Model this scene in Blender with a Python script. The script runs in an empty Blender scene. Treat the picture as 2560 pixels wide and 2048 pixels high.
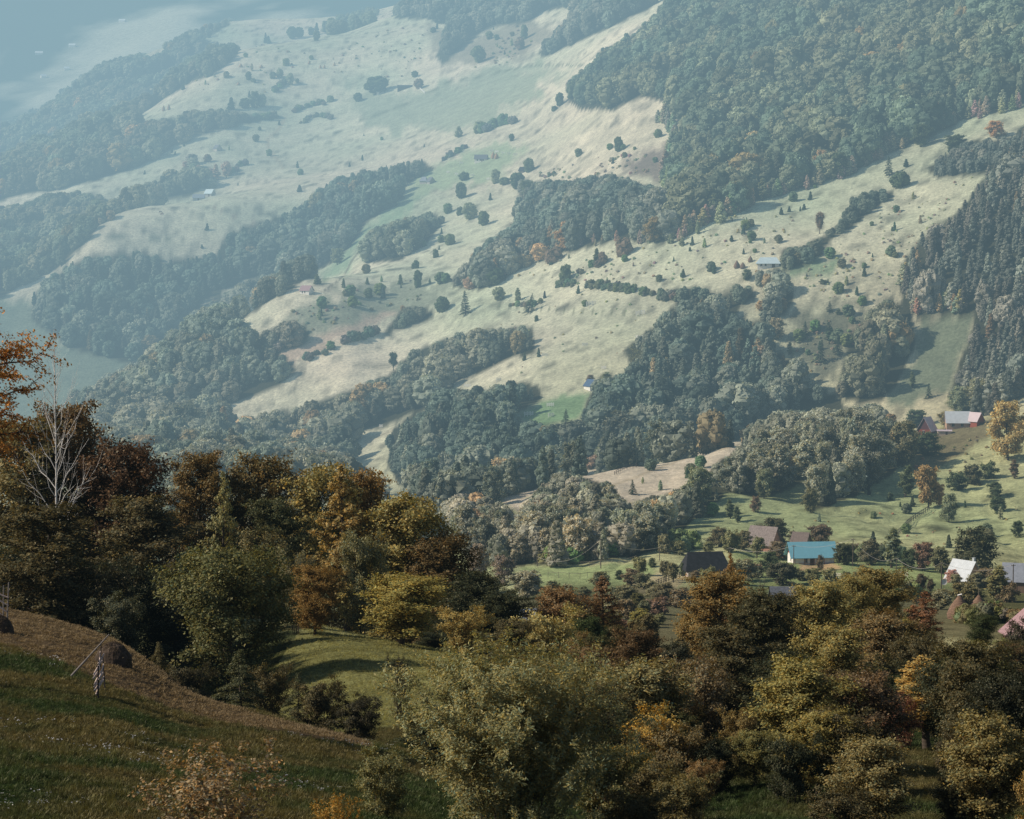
import bpy, math, random
import numpy as np
from mathutils import Vector, Matrix
rng = np.random.default_rng(7)
random.seed(7)
SC = bpy.context.scene
COL = SC.collection
F = 5544.0
P0 = math.atan(424.0 / F)
SP, CP = math.sin(P0), math.cos(P0)

# ------------------------------------------------------------------ camera
cam = bpy.data.cameras.new("camera"); cam.sensor_width = 36.0; cam.lens = 36.0 * F / 2560.0
cam.clip_start = 0.5; cam.clip_end = 20000
co = bpy.data.objects.new("camera", cam); COL.objects.link(co)
co.location = (0, 0, 0); co.rotation_euler = (math.pi / 2 - P0, 0, 0)
SC.camera = co

def ray(px, py):
    u = (np.asarray(px, float) - 1280.0) / F; v = (1024.0 - np.asarray(py, float)) / F
    return u, CP + v * SP, -SP + v * CP

def proj(x, y, z):
    d = y * CP - z * SP
    up = y * SP + z * CP
    return 1280.0 + F * x / d, 1024.0 - F * up / d

# ------------------------------------------------------------------ noise
def vnoise(x, y, seed=0):
    x = np.asarray(x, float); y = np.asarray(y, float)
    xi = np.floor(x).astype(np.int64); yi = np.floor(y).astype(np.int64)
    fx = x - xi; fy = y - yi
    fx = fx * fx * fx * (fx * (fx * 6 - 15) + 10); fy = fy * fy * fy * (fy * (fy * 6 - 15) + 10)
    def h(a, b):
        n = (a * 374761393 + b * 668265263 + seed * 974634777) & 0xffffffff
        n = ((n ^ (n >> 13)) * 1274126177) & 0xffffffff
        return ((n ^ (n >> 16)) & 0xffff) / 32767.5 - 1.0
    a = h(xi, yi); b = h(xi + 1, yi); c = h(xi, yi + 1); d = h(xi + 1, yi + 1)
    return (a * (1 - fx) + b * fx) * (1 - fy) + (c * (1 - fx) + d * fx) * fy

def fbm(x, y, s, oct=3, seed=0):
    r = 0; a = 1.0; t = 0
    for k in range(oct):
        r = r + a * vnoise(x / s + 17.3 * k, y / s - 9.1 * k, seed + k); t += a; a *= .5; s = s * .47
    return r / t

# ------------------------------------------------------------------ terrain: crest and foot lines (photo column, photo row, distance north)
LN = [
 [(-600,4000,12),(1280,4000,12),(3100,4000,12)],
 [(-600,2080,54),(0,2100,55),(640,2120,57),(1280,2160,60),(1900,2110,74),(2560,2130,72),(3100,2130,72)],
 [(-600,1480,205),(0,1530,190),(280,1598,180),(480,1742,150),(700,1800,130),(900,1850,120),(1280,1960,100),(1600,1985,98),(1920,1930,98),(2240,1890,104),(2560,1910,104),(3100,1910,104)],
 [(-600,1560,235),(0,1610,220),(280,1675,210),(480,1800,172),(700,1850,152),(900,1862,140),(1280,1880,130),(1600,1880,132),(1920,1840,135),(2240,1830,138),(2560,1840,138),(3100,1840,138)],
 [(-600,1520,262),(0,1560,250),(280,1620,240),(480,1720,205),(700,1790,172),(900,1790,158),(1280,1790,155),(1600,1780,170),(1920,1740,180),(2240,1720,182),(2560,1730,182),(3100,1730,182)],
 [(-600,1400,340),(0,1440,325),(280,1450,315),(480,1490,295),(740,1558,245),(1000,1610,222),(1250,1650,207),(1500,1680,222),(1920,1640,250),(2240,1620,252),(2560,1625,260),(3100,1620,265)],
 [(-600,1500,400),(0,1540,390),(480,1590,360),(740,1640,315),(1000,1700,295),(1250,1690,290),(1500,1680,300),(1920,1610,330),(2240,1570,335),(2560,1570,340),(3100,1570,345)],
 [(-600,1500,560),(0,1540,540),(480,1550,520),(960,1560,480),(1280,1530,460),(1500,1505,490),(1920,1490,525),(2240,1480,530),(2560,1485,540),(3100,1485,545)],
 [(-600,1320,850),(0,1330,800),(480,1320,760),(960,1400,680),(1280,1435,600),(1600,1425,595),(1920,1415,600),(2240,1415,600),(2560,1435,600),(3100,1440,600)],
 [(-600,1240,980),(0,1250,950),(480,1230,950),(960,1300,800),(1280,1370,670),(1600,1350,680),(1920,1350,670),(2240,1330,690),(2560,1310,700),(3100,1300,700)],
 [(-600,1200,1080),(0,1200,1050),(480,1150,1050),(960,1265,900),(1150,1262,820),(1280,1243,800),(1400,1215,800),(1600,1165,820),(1850,1118,850),(2240,1085,890),(2560,1020,900),(3100,950,900)],
 [(-600,1180,1150),(0,1190,1120),(480,1120,1120),(960,1240,980),(1280,1265,885),(1600,1180,915),(1850,1130,935),(2240,1080,945),(2560,1000,950),(3100,930,950)],
 [(-600,1160,1230),(0,1150,1210),(480,1060,1200),(960,1130,1070),(1280,1100,990),(1600,1035,1005),(1850,1015,1010),(2240,965,1005),(2560,860,1010),(3100,760,1010)],
 [(-600,1120,1260),(0,1070,1290),(205,992,1290),(430,882,1310),(600,802,1340),(750,700,1380),(960,690,1400),(1280,640,1350),(1600,600,1240),(1920,620,1160),(2240,570,1150),(2560,500,1120),(3100,430,1100)],
 [(-600,1160,1350),(0,1110,1380),(205,1050,1380),(430,960,1410),(600,870,1440),(750,750,1465),(960,660,1450),(1280,595,1400),(1600,555,1290),(1920,560,1210),(2240,500,1200),(2560,430,1170),(3100,360,1150)],
 [(-600,1020,1480),(0,960,1500),(205,930,1500),(430,900,1500),(600,840,1520),(750,735,1530),(960,620,1525),(1280,555,1465),(1600,490,1360),(1920,470,1290),(2240,400,1275),(2560,330,1240),(3100,260,1220)],
 [(-600,900,1580),(0,850,1600),(205,800,1600),(430,785,1610),(600,745,1620),(750,680,1625),(960,560,1620),(1280,480,1590),(1600,400,1450),(1920,340,1390),(2240,250,1380),(2560,170,1340),(3100,100,1320)],
 [(-600,760,1680),(0,720,1700),(130,668,1725),(190,600,1745),(240,556,1760),(360,512,1790),(500,500,1800),(750,480,1820),(960,440,1800),(1280,340,1780),(1600,250,1600),(1920,150,1550),(2240,60,1520),(2560,-30,1470),(3100,-100,1450)],
 [(-600,720,1780),(0,690,1790),(240,590,1840),(360,545,1860),(500,515,1870),(750,452,1890),(960,400,1900),(1280,270,1890),(1600,160,1710),(1920,40,1690),(2240,-50,1650),(2560,-150,1590),(3100,-220,1570)],
 [(-600,600,1950),(0,560,1960),(240,480,2000),(500,420,2020),(750,380,2050),(960,320,2060),(1280,200,2050),(1600,70,1890),(1920,-50,1840),(2240,-150,1800),(2560,-250,1740),(3100,-320,1720)],
 [(-600,520,2200),(0,430,2320),(200,350,2360),(350,290,2400),(480,195,2460),(600,127,2520),(850,85,2600),(1000,45,2620),(1280,-10,2520),(1600,-60,2330),(1920,-150,2230),(2240,-260,2120),(2560,-380,2000),(3100,-480,1950)],
 [(-600,560,2400),(0,480,2520),(350,340,2600),(600,180,2720),(850,120,2800),(1000,70,2820),(1280,0,2720),(1600,-60,2550),(1920,-150,2430),(2240,-260,2330),(2560,-370,2250),(3100,-460,2200)],
 [(-600,470,2950),(0,345,3000),(120,285,3050),(196,222,3120),(300,165,3200),(442,115,3320),(572,62,3400),(700,50,3420),(850,45,3420),(1000,20,3420),(1280,-60,3300),(1600,-120,3200),(2560,-420,2900),(3100,-520,2850)],
 [(-600,560,3500),(0,500,3600),(442,300,3700),(850,200,3800),(1280,60,3800),(1600,-60,3700),(2560,-380,3600),(3100,-480,3600)],
 [(-600,340,4500),(0,340,4500),(640,300,4500),(1280,250,4500),(2560,0,4500),(3100,0,4500)],
 [(-600,110,5600),(0,90,5600),(640,60,5600),(1280,0,5600),(2560,-100,5600),(3100,-100,5600)],
 [(-600,-380,7600),(0,-420,7600),(1280,-440,7600),(3100,-450,7600)],
 [(-600,-500,9500),(1280,-520,9500),(3100,-520,9500)],
]

def pchip(xk, yk, x):
    """monotone cubic through (xk, yk)"""
    xk = np.asarray(xk, float); yk = np.asarray(yk, float)
    h = np.diff(xk); d = np.diff(yk) / h; n = len(xk)
    m = np.zeros(n)
    if n > 2:
        w1 = 2 * h[1:] + h[:-1]; w2 = h[1:] + 2 * h[:-1]
        same = d[:-1] * d[1:] > 0
        dd = np.where(same, d[:-1], 1); de = np.where(same, d[1:], 1)
        m[1:-1] = np.where(same, (w1 + w2) / (w1 / dd + w2 / de), 0)
    m[0] = d[0]; m[-1] = d[-1]
    i = np.clip(np.searchsorted(xk, x) - 1, 0, n - 2)
    t = np.clip((x - xk[i]) / h[i], 0, 1); hh = h[i]
    t2 = t * t; t3 = t2 * t
    return (2*t3-3*t2+1)*yk[i] + (t3-2*t2+t)*hh*m[i] + (-2*t3+3*t2)*yk[i+1] + (t3-t2)*hh*m[i+1]

NA, NY = 760, 1150
AG = np.linspace(-0.325, 0.325, NA)
YG = np.exp(np.linspace(math.log(12.0), math.log(9500.0), NY))
la_t, la_y = [], []
for L in LN:
    L = np.array(L, float)
    u, dy, dz = ray(L[:, 0], L[:, 1])
    la_y.append(pchip(u / dy, np.log(L[:, 2]), AG)); la_t.append(pchip(u / dy, dz / dy, AG))
la_y = np.array(la_y); la_t = np.array(la_t)          # lines x columns
for k in range(1, len(LN)):
    la_y[k] = np.maximum(la_y[k], la_y[k - 1] + 0.012)
Z = np.empty((NA, NY))
LY = np.log(YG)
for i in range(NA):
    yk = np.exp(la_y[:, i])
    Z[i] = pchip(yk, la_t[:, i] * yk, YG)
XX = AG[:, None] * YG[None, :]; YY = np.broadcast_to(YG[None, :], XX.shape)
# soften the crossings a little along the columns, then add real relief
for _ in range(3):
    Z[:, 1:-1] = .25 * Z[:, :-2] + .5 * Z[:, 1:-1] + .25 * Z[:, 2:]
for _ in range(40):
    Z[1:-1] = .25 * Z[:-2] + .5 * Z[1:-1] + .25 * Z[2:]
far = np.clip((YY - 420) / 500, 0, 1)
Z += far * (4.2 * fbm(XX + .45 * YY, YY * .8, 150, 2, 3) + 1.8 * fbm(XX + .5 * YY, YY * .6, 48, 2, 5) + .55 * fbm(XX, YY, 15, 2, 8))
Z += np.clip((YY - 3900) / 700, 0, 1) * 60 * fbm(XX, YY, 700, 3, 11)
near = 1 - np.clip((YY - 250) / 300, 0, 1)
Z += near * (0.35 * fbm(XX, YY, 22, 2, 21) + .12 * fbm(XX, YY, 5, 2, 22) + .05 * fbm(XX, YY, 1.3, 2, 23))
midr = np.clip((YY - 500) / 80, 0, 1) * (1 - np.clip((YY - 900) / 200, 0, 1))
Z += midr * (2.2 * np.abs(fbm(XX * .95 - YY * .15, XX * .25 + YY * .35, 17, 2, 31)) + .35 * fbm(XX, YY, 6, 2, 33))

TT = Z / YG[None, :]
CM = np.maximum.accumulate(TT, axis=1)                # skyline so far, per column

def gz(x, y):
    """ground height"""
    x = np.asarray(x, float); y = np.asarray(y, float)
    a = np.clip((x / y - AG[0]) / (AG[1] - AG[0]), 0, NA - 1.001)
    j = np.clip((np.log(y) - LY[0]) / (LY[1] - LY[0]), 0, NY - 1.001)
    ai = a.astype(int); ji = j.astype(int); fa = a - ai; fj = j - ji
    return (Z[ai, ji] * (1-fa) + Z[ai+1, ji] * fa) * (1-fj) + (Z[ai, ji+1] * (1-fa) + Z[ai+1, ji+1] * fa) * fj

def sky_at(x, y):
    a = np.clip(np.round((np.asarray(x) / y - AG[0]) / (AG[1] - AG[0])), 0, NA - 1).astype(int)
    j = np.clip(np.floor((np.log(y) - LY[0]) / (LY[1] - LY[0])) - 2, 0, NY - 1).astype(int)
    return CM[a, j]

def ground_at(px, py):
    """the point of ground seen at a place of the photograph"""
    u, dy, dz = ray(px, py)
    a = float(u / dy); t = float(dz / dy)
    f = min(max((a - AG[0]) / (AG[1] - AG[0]), 0), NA - 1.001); i = int(f); f -= i
    col = TT[i] * (1 - f) + TT[i + 1] * f
    k = int(np.argmax(col >= t))
    if k == 0: k = 1
    w = (t - col[k-1]) / (col[k] - col[k-1] + 1e-12)
    y = YG[k-1] + (YG[k] - YG[k-1]) * min(max(w, 0), 1)
    return float(a * y), float(y), float(gz(a * y, y))

def in_poly(px, py, poly):
    P = np.array(poly, float); n = len(P)
    r = np.zeros(np.shape(px), bool)
    j = n - 1
    for i in range(n):
        xi, yi = P[i]; xj, yj = P[j]
        if yi != yj:
            c = ((yi > py) != (yj > py)) & (px < (xj - xi) * (py - yi) / (yj - yi) + xi)
            r ^= c
        j = i
    return r
# ------------------------------------------------------------------ woods, as outlines of their canopy in the photograph
# name: (outline, tree height m, spacing m, kinds weights (round, column, spruce), tint A, tint B, label)
G1, G2 = (.060, .085, .045), (.085, .095, .050)
WOODS = {
 'top': ([(1656,25),(1610,63),(1519,117),(1473,159),(1418,200),(1422,245),(1447,267),(1540,267),(1602,238),(1665,250),(1690,277),(1702,300),(1690,340),(1672,396),(1660,450),(1665,560),(1680,600),(1720,560),(1777,547),(1860,513),(1935,480),(2035,455),(2110,438),(2223,375),(2311,342),(2411,292),(2515,267),(2640,240),(2640,-80),(1690,-80)], 17, 9.6, (.86,.08,.06), (.050,.072,.040),(.078,.085,.042), 'dense beech wood covering the steep slope under the mountain top'),
 'right': ([(2640,290),(2560,309),(2453,438),(2403,522),(2299,593),(2250,660),(2250,720),(2290,790),(2350,780),(2440,790),(2400,900),(2370,980),(2380,1020),(2460,1030),(2640,960)], 14, 7.2, (.12,.5,.38), (.075,.088,.058),(.10,.10,.065), 'dense young wood of narrow pointed trees on the slope at the right edge'),
 'clump': ([(2211,748),(2270,740),(2290,850),(2240,960),(2200,1000),(2140,1000),(2095,985),(2110,900),(2125,830),(2180,790)], 15, 8.0, (.7,.25,.05), (.075,.085,.045),(.10,.10,.055), 'wood climbing the gully between the dark meadow and the spruces'),
 'valley': ([(1560,865),(1625,820),(1700,745),(1710,720),(1800,740),(1850,790),(1900,800),(1925,860),(1990,900),(2040,960),(2100,985),(2110,1010),(2000,1030),(1870,1060),(1850,1095),(1700,1110),(1630,1130),(1540,1135),(1440,1160),(1340,1215),(1220,1250),(1100,1300),(1020,1240),(965,1150),(985,1060),(1060,1020),(1090,975),(1110,962),(1160,975),(1230,965),(1300,950),(1350,960),(1358,990),(1290,1030),(1300,1052),(1340,1058),(1420,1066),(1455,1040),(1470,990),(1500,930),(1540,935),(1580,930)], 13.5, 7.2, (.42,.45,.13), (.050,.070,.045),(.080,.090,.055), 'dark mixed wood filling the valley behind the bright green paddock'),
 'spur': ([(1850,1120),(1870,1070),(1960,1030),(2060,1020),(2180,1010),(2230,1050),(2290,1075),(2290,1130),(2250,1165),(2200,1200),(2130,1240),(2098,1250),(2027,1274),(2015,1200),(1930,1235),(1894,1241),(1806,1224),(1760,1200),(1790,1150)], 16, 8.6, (.84,.12,.04), (.072,.086,.050),(.104,.110,.066), 'tall broadleaf wood along the crest below the red gabled house'),
 'hillock': ([(1080,1270),(1180,1230),(1240,1250),(1290,1290),(1330,1240),(1400,1180),(1470,1190),(1520,1205),(1560,1262),(1640,1240),(1710,1220),(1735,1180),(1770,1180),(1810,1230),(1740,1290),(1690,1345),(1600,1385),(1480,1400),(1310,1410),(1200,1400),(1150,1380),(1090,1330)], 11, 7.2, (.8,.15,.05), (.085,.098,.058),(.125,.122,.075), 'pale green wood on the hillock above the village meadow'),
 'lowleft': ([(188,986),(250,957),(325,907),(375,890),(438,824),(509,761),(626,698),(710,682),(743,711),(684,744),(584,803),(626,820),(660,860),(690,880),(735,900),(740,925),(690,965),(600,1000),(540,1030),(551,1049),(626,1041),(710,1024),(855,985),(968,932),(1030,878),(1114,840),(1205,820),(1331,815),(1335,874),(1247,907),(1143,949),(1064,1016),(968,1057),(909,1074),(884,1112),(900,1180),(960,1240),(1080,1290),(1110,1400),(900,1420),(300,1420),(180,1150)], 14.5, 8.8, (.8,.15,.05), (.070,.088,.055),(.105,.110,.065), 'mixed broadleaf wood on the spur that runs down to the left'),
 'knoll': ([(83,748),(104,710),(179,651),(250,639),(342,626),(417,651),(543,626),(563,584),(651,551),(735,526),(772,497),(855,438),(989,413),(1064,397),(1089,413),(1018,455),(1005,484),(914,555),(859,626),(830,651),(772,685),(743,705),(626,690),(509,755),(438,815),(375,880),(320,905),(192,870),(104,815),(75,786)], 16, 8.8, (.5,.3,.2), (.050,.072,.045),(.080,.092,.058), 'shaded mixed wood in the hollow below the round meadow'),
 'midleft': ([(-60,530),(0,522),(125,480),(217,480),(292,505),(317,472),(392,451),(480,413),(526,417),(538,451),(480,480),(376,497),(271,538),(234,580),(188,626),(167,650),(60,705),(0,740),(-60,760)], 16, 9.6, (.85,.1,.05), (.058,.075,.042),(.090,.092,.050), 'broadleaf wood wrapping the left side of the round meadow'),
 'upleft': ([(-60,330),(0,317),(83,300),(138,246),(230,217),(271,196),(397,180),(480,142),(551,108),(597,113),(597,130),(534,180),(488,192),(401,246),(334,284),(345,302),(400,296),(522,271),(584,275),(689,284),(685,296),(605,305),(563,317),(480,334),(401,384),(342,413),(284,434),(167,463),(100,476),(0,497),(-60,520)], 17, 10.5, (.85,.1,.05), (.055,.072,.040),(.088,.088,.048), 'wood on the far left flank reaching up to the ridge'),
 'ridge': ([(-60,345),(0,320),(120,256),(196,200),(250,167),(300,144),(397,134),(451,92),(522,67),(572,44),(578,58),(522,84),(500,120),(480,145),(397,182),(271,198),(138,250),(83,302),(0,330),(-60,350)], 18, 12, (.9,.05,.05), (.055,.072,.042),(.080,.085,.048), 'hazy wood along the second ridge behind'),
 'ridgetop': ([(800,70),(818,52),(900,30),(943,20),(935,50),(838,80)], 15, 10, (1,0,0), G1, G2, 'hazy grove on the far grassy ridge'),
 'topmid': ([(984,42),(1010,4),(1010,-60),(1670,-60),(1640,5),(1540,54),(1456,96),(1352,142),(1345,125),(1390,80),(1414,46),(1444,17),(1414,12),(1352,29),(1323,54),(1239,58),(1206,75),(1147,121),(1105,159),(1087,138),(1122,58),(1064,42)], 18, 10.5, (.7,.22,.08), (.055,.072,.045),(.085,.09,.055), 'wood hanging down from the skyline at the top'),
 'ravine': ([(1281,430),(1339,451),(1430,450),(1519,434),(1600,455),(1665,470),(1700,540),(1760,550),(1735,560),(1660,600),(1540,593),(1414,626),(1289,668),(1256,697),(1206,718),(1131,715),(1131,685),(1185,639),(1218,597),(1289,572),(1289,513),(1302,488)], 13.5, 7.8, (.65,.3,.05), (.055,.075,.048),(.090,.098,.062), 'mixed wood in the shadowed ravine left of the birch belt'),
 'oval': ([(914,584),(968,555),(1047,538),(1089,526),(1106,555),(1064,605),(997,647),(922,655),(909,618)], 15, 9, (1,0,0), (.066,.085,.050),(.098,.105,.062), 'oval clump of broadleaf trees between two meadows'),
 'steps': ([(640,850),(650,825),(690,820),(720,800),(765,810),(780,840),(740,855),(700,880),(650,875)], 12, 7, (.9,.1,0), (.072,.09,.052),(.10,.10,.06), 'small grove at the foot of the shaded pasture'),
 'shelf': ([(1660,735),(1680,720),(1745,715),(1790,735),(1840,715),(1885,715),(1890,740),(1850,760),(1840,790),(1800,780),(1710,760)], 9, 6, (.9,.1,0), (.060,.078,.045),(.085,.09,.052), 'low wood on the shelf above the dark valley'),
 'column': ([(1890,690),(1945,665),(1985,720),(1980,760),(1950,790),(1925,830),(1900,800),(1905,760),(1930,740)], 9, 5.6, (.9,.1,0), (.085,.10,.062),(.11,.115,.07), 'pale grove running up towards the white-walled barn'),
 'spine': ([(1952,640),(1960,620),(2010,610),(2030,600),(2090,560),(2130,510),(2160,480),(2230,470),(2235,490),(2180,520),(2130,560),(2070,600),(2040,640),(2000,672),(1960,678)], 6.5, 4.6, (1,0,0), (.045,.062,.038),(.065,.075,.042), 'thick hedge climbing the slope above the white-walled barn'),
 'thicket': ([(2311,420),(2350,390),(2400,350),(2450,345),(2500,340),(2640,320),(2640,355),(2520,400),(2460,430),(2400,432),(2350,440)], 7, 4.6, (.5,.4,.1), (.055,.068,.045),(.08,.085,.055), 'thicket below the upper strip of meadow at the right'),
 'seven': ([(951,832),(985,800),(1000,765),(1030,765),(1080,768),(1084,785),(1010,815),(955,838)], 7.5, 5.2, (1,0,0), (.05,.065,.038),(.075,.08,.045), 'hedgerow with a pale tree between two long meadows'),
}
# trees standing inside these outlines also exist on hedge lines: (points, height, spacing, tint, label)
HEDGES = [
 ([(1462,716),(1520,722),(1580,730),(1640,742),(1700,752)], 3.6, 3.0, (.055,.062,.038), 'low dark hedge along the lower edge of the stony pasture'),
 ([(1452,682),(1470,674),(1500,660),(1520,652)], 3.4, 3, (.055,.062,.040), 'short dark hedge under two slender trees'),
 ([(1388,712),(1410,714),(1430,716)], 3, 2.8, (.055,.065,.040), 'scrubby row at the left end of the stony pasture'),
 ([(762,905),(790,893),(815,882),(838,874)], 4.2, 3.2, (.05,.062,.04), 'dark hedge on the lip of the long meadow, lower stretch'),
 ([(870,858),(900,845),(935,832)], 4.5, 3.2, (.05,.062,.04), 'dark hedge on the lip of the long meadow, upper stretch'),
 ([(735,283),(760,268),(800,262),(830,252)], 5, 5, (.06,.075,.05), 'bushy row across the upper pasture'),
 ([(682,232),(700,215),(730,200)], 5, 5, (.065,.08,.055), 'bushy row climbing the upper pasture'),
 ([(600,305),(640,298),(690,296)], 6, 5, (.055,.07,.045), 'dark bushy row below the dark spruce'),
 ([(750,310),(790,290),(830,298)], 4, 5, (.07,.075,.055), 'sparse bushes on the slope below the bushy row'),
 ([(1190,332),(1215,330),(1250,312),(1290,306)], 8, 6, (.065,.08,.055), 'grove at the head of the shaded pasture'),
 ([(1100,405),(1140,385),(1170,368)], 4, 4, (.05,.065,.045), 'scrub along the gully by the round wood'),
 ([(570,440),(590,425),(610,412)], 5, 5, (.065,.075,.055), 'pale scrub beside the autumn trees'),
 ([(1275,765),(1310,762),(1340,764)], 2.6, 2.6, (.075,.09,.055), 'pale scrub behind the solitary spruces'),
 ([(2245,1395),(2190,1400),(2150,1402),(2110,1402)], 5, 4, (.045,.055,.03), 'dark garden hedge behind the paddock'),
 ([(1320,1400),(1360,1404),(1400,1404),(1450,1398),(1500,1390),(1560,1380)], 4.5, 3.6, (.075,.085,.045), 'line of bushes at the top of the village meadow'),
 ([(1595,1378),(1640,1372),(1700,1372),(1745,1376)], 6, 5, (.07,.08,.042), 'line of bushes behind the dark roof'),
 ([(2300,1480),(2250,1500),(2200,1500)], 3, 2.5, (.08,.085,.04), 'rough growth at the foot of the lawn'),
 ([(2395,1558),(2430,1560),(2480,1556),(2540,1560)], 3, 2.2, (.06,.06,.03), 'weeds and scrub below the two haystacks'),
]
PAINT = [
 ([(-60,760),(60,740),(170,860),(330,905),(400,890),(230,1000),(180,1150),(-60,1100)], (.15,.19,.13), 20), # patches of ground: outline, colour, softness; left valley and hollow shade painted in
 ([(1289,1040),(1360,990),(1470,983),(1460,1030),(1420,1060),(1330,1062)], (.20,.32,.15), 14),
 ([(1060,420),(1200,370),(1330,370),(1300,400),(1250,455),(1090,480),(1000,500)], (.36,.44,.26), 25),
 ([(870,600),(1000,500),(1100,470),(960,570),(880,640),(850,690),(800,700)], (.26,.36,.22), 20),
 ([(1960,660),(2080,640),(2100,670),(1990,700),(1950,700)], (.22,.30,.17), 20),
 ([(1240,1230),(1450,1180),(1640,1140),(1850,1100),(1870,1130),(1800,1200),(1600,1260),(1300,1300)], (.62,.52,.40), 10),
 ([(1300,1420),(1480,1415),(1630,1405),(1640,1440),(1560,1480),(1340,1500)], (.32,.38,.17), 8),
 ([(1560,1470),(1640,1435),(1720,1430),(1700,1465),(1560,1505)], (.50,.42,.25), 8),
 ([(1840,1380),(2330,1400),(2400,1440),(2380,1500),(1900,1520),(1830,1430)], (.24,.29,.12), 12),
 ([(2000,1412),(2070,1408),(2110,1424),(2060,1432),(2000,1436)], (.44,.30,.17), 6),
 ([(2380,1480),(2600,1460),(2600,1560),(2400,1560)], (.24,.24,.08), 12),
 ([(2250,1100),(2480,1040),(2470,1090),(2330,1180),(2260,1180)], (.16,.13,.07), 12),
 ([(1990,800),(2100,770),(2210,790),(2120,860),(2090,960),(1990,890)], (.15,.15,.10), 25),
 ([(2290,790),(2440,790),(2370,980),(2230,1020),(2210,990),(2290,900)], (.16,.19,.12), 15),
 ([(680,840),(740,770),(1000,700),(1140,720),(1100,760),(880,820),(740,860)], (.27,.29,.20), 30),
 ([(640,910),(700,880),(900,800),(1000,770),(960,800),(800,880),(660,950),(560,990),(550,960)], (.58,.44,.33), 12),
 ([(850,210),(1000,230),(1250,150),(1440,170),(1250,280),(1190,330),(1000,340),(900,320)], (.33,.37,.25), 40),  # shadowed hollow of the upper pasture, put into the ground colour
 ([(1060,60),(1100,160),(1300,140),(1400,60),(1300,50),(1200,90)], (.30,.26,.18), 20),
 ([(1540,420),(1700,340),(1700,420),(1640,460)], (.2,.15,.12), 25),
]
TRAILS = [ # worn tracks in the grass
 ([(712,300),(690,330),(668,350),(672,375),(690,395),(710,420)], 3.0, (.42,.36,.24)),
 ([(535,520),(580,540),(640,560),(690,575)], 1.6, (.34,.28,.20)),
 ([(250,590),(350,596),(480,592),(560,585)], 1.5, (.14,.15,.10)),
 ([(800,735),(860,690),(878,655),(920,600)], 1.8, (.16,.14,.10)),
 ([(900,300),(990,270),(1060,240),(1120,205),(1200,190),(1320,165),(1460,162)], 1.6, (.16,.18,.11)),
 ([(1285,1290),(1400,1250),(1560,1205),(1700,1150),(1850,1110)], 2.2, (.46,.38,.26)),
 ([(910,1105),(960,1085),(1030,1060)], 2.0, (.46,.40,.27)),
 ([(1990,815),(2100,818),(2170,820)], 1.6, (.36,.3,.2)),
 ([(1230,765),(1400,775),(1600,784)], 1.4, (.16,.17,.10)),
 ([(620,580),(520,590),(400,600)], 1.2, (.2,.2,.13)),
]

# ------------------------------------------------------------------ ground sheet
PXg, PYg = proj(XX, YY, Z)
vis = TT >= CM - 1e-5
straw = np.array([.73, .64, .48]); green = np.array([.47, .51, .35])
m = np.clip(.5 + .9 * fbm(XX + .3 * YY, YY * .7, 130, 3, 41), 0, 1)[..., None]
C = straw * m + green * (1 - m)
C = C * (1 + .16 * fbm(XX, YY, 17, 3, 44) + .22 * fbm(XX * .7 + YY * .5, YY, 210, 2, 45))[..., None]  # broad noise paints shaded folds into the meadow colour
C = C * (1 - np.clip((1150 - YY) / 300, 0, 1)[..., None] * np.array([.26, .24, .44]))
C = C * (1 - np.clip((XX + 50) / 350, 0, 1)[..., None] * np.array([.10, .10, .12]))
sp = np.clip(fbm(XX, YY, 9, 2, 47) * 3 - 1.1, 0, 1)[..., None] * np.clip((YY - 420) / 200, 0, 1)[..., None]
C = C * (1 - .55 * sp)
st = np.clip(fbm(XX * .6 + YY * .5, YY - XX * .2, 5, 2, 49) * 3.2 - .9, 0, 1)[..., None] * np.clip((YY - 420) / 200, 0, 1)[..., None]
C = C * (1 - .38 * st)
def soft_poly(poly, soft):
    P = np.array(poly, float); x0, y0 = P.min(0) - soft; x1, y1 = P.max(0) + soft
    b = (PXg > x0) & (PXg < x1) & (PYg > y0) & (PYg < y1) & vis
    w = np.zeros(XX.shape)
    if b.any():
        px = PXg[b]; py = PYg[b]; acc = 0
        jx = soft * fbm(px, py, 30, 2, 51); jy = soft * fbm(px, py, 30, 2, 53)
        for ox, oy in ((0, 0), (-.6, 0), (.6, 0), (0, -.4), (0, .4)):
            acc = acc + in_poly(px + jx + ox * soft, py + jy + oy * soft, poly)
        w[b] = acc / 5.0
    return w
nearm = 1 - np.clip((YY - 215) / 60, 0, 1)
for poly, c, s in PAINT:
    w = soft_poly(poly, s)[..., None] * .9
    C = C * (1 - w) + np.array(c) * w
def seg_dist(px, py, pts):
    d = np.full(px.shape, 1e9)
    for (x0, y0), (x1, y1) in zip(pts[:-1], pts[1:]):
        dx, dy = x1 - x0, y1 - y0
        t = np.clip(((px - x0) * dx + (py - y0) * dy) / (dx * dx + dy * dy), 0, 1)
        d = np.minimum(d, np.hypot(px - x0 - t * dx, py - y0 - t * dy))
    return d
for pts, wd, c in TRAILS:
    q = np.array(pts, float)
    b = (PXg > q[:, 0].min() - 12) & (PXg < q[:, 0].max() + 12) & (PYg > q[:, 1].min() - 12) & (PYg < q[:, 1].max() + 12) & vis
    if b.any():
        d = seg_dist(PXg[b], PYg[b] + 2 * fbm(PXg[b], PYg[b], 20, 1, 9), pts)
        w = np.clip(1.6 - d / wd, 0, 1)[..., None] * .8
        C[b] = C[b] * (1 - w) + np.array(c) * w
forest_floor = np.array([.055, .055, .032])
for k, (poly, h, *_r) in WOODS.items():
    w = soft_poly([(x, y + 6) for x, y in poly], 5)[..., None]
    C = C * (1 - w) + forest_floor * w
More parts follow.
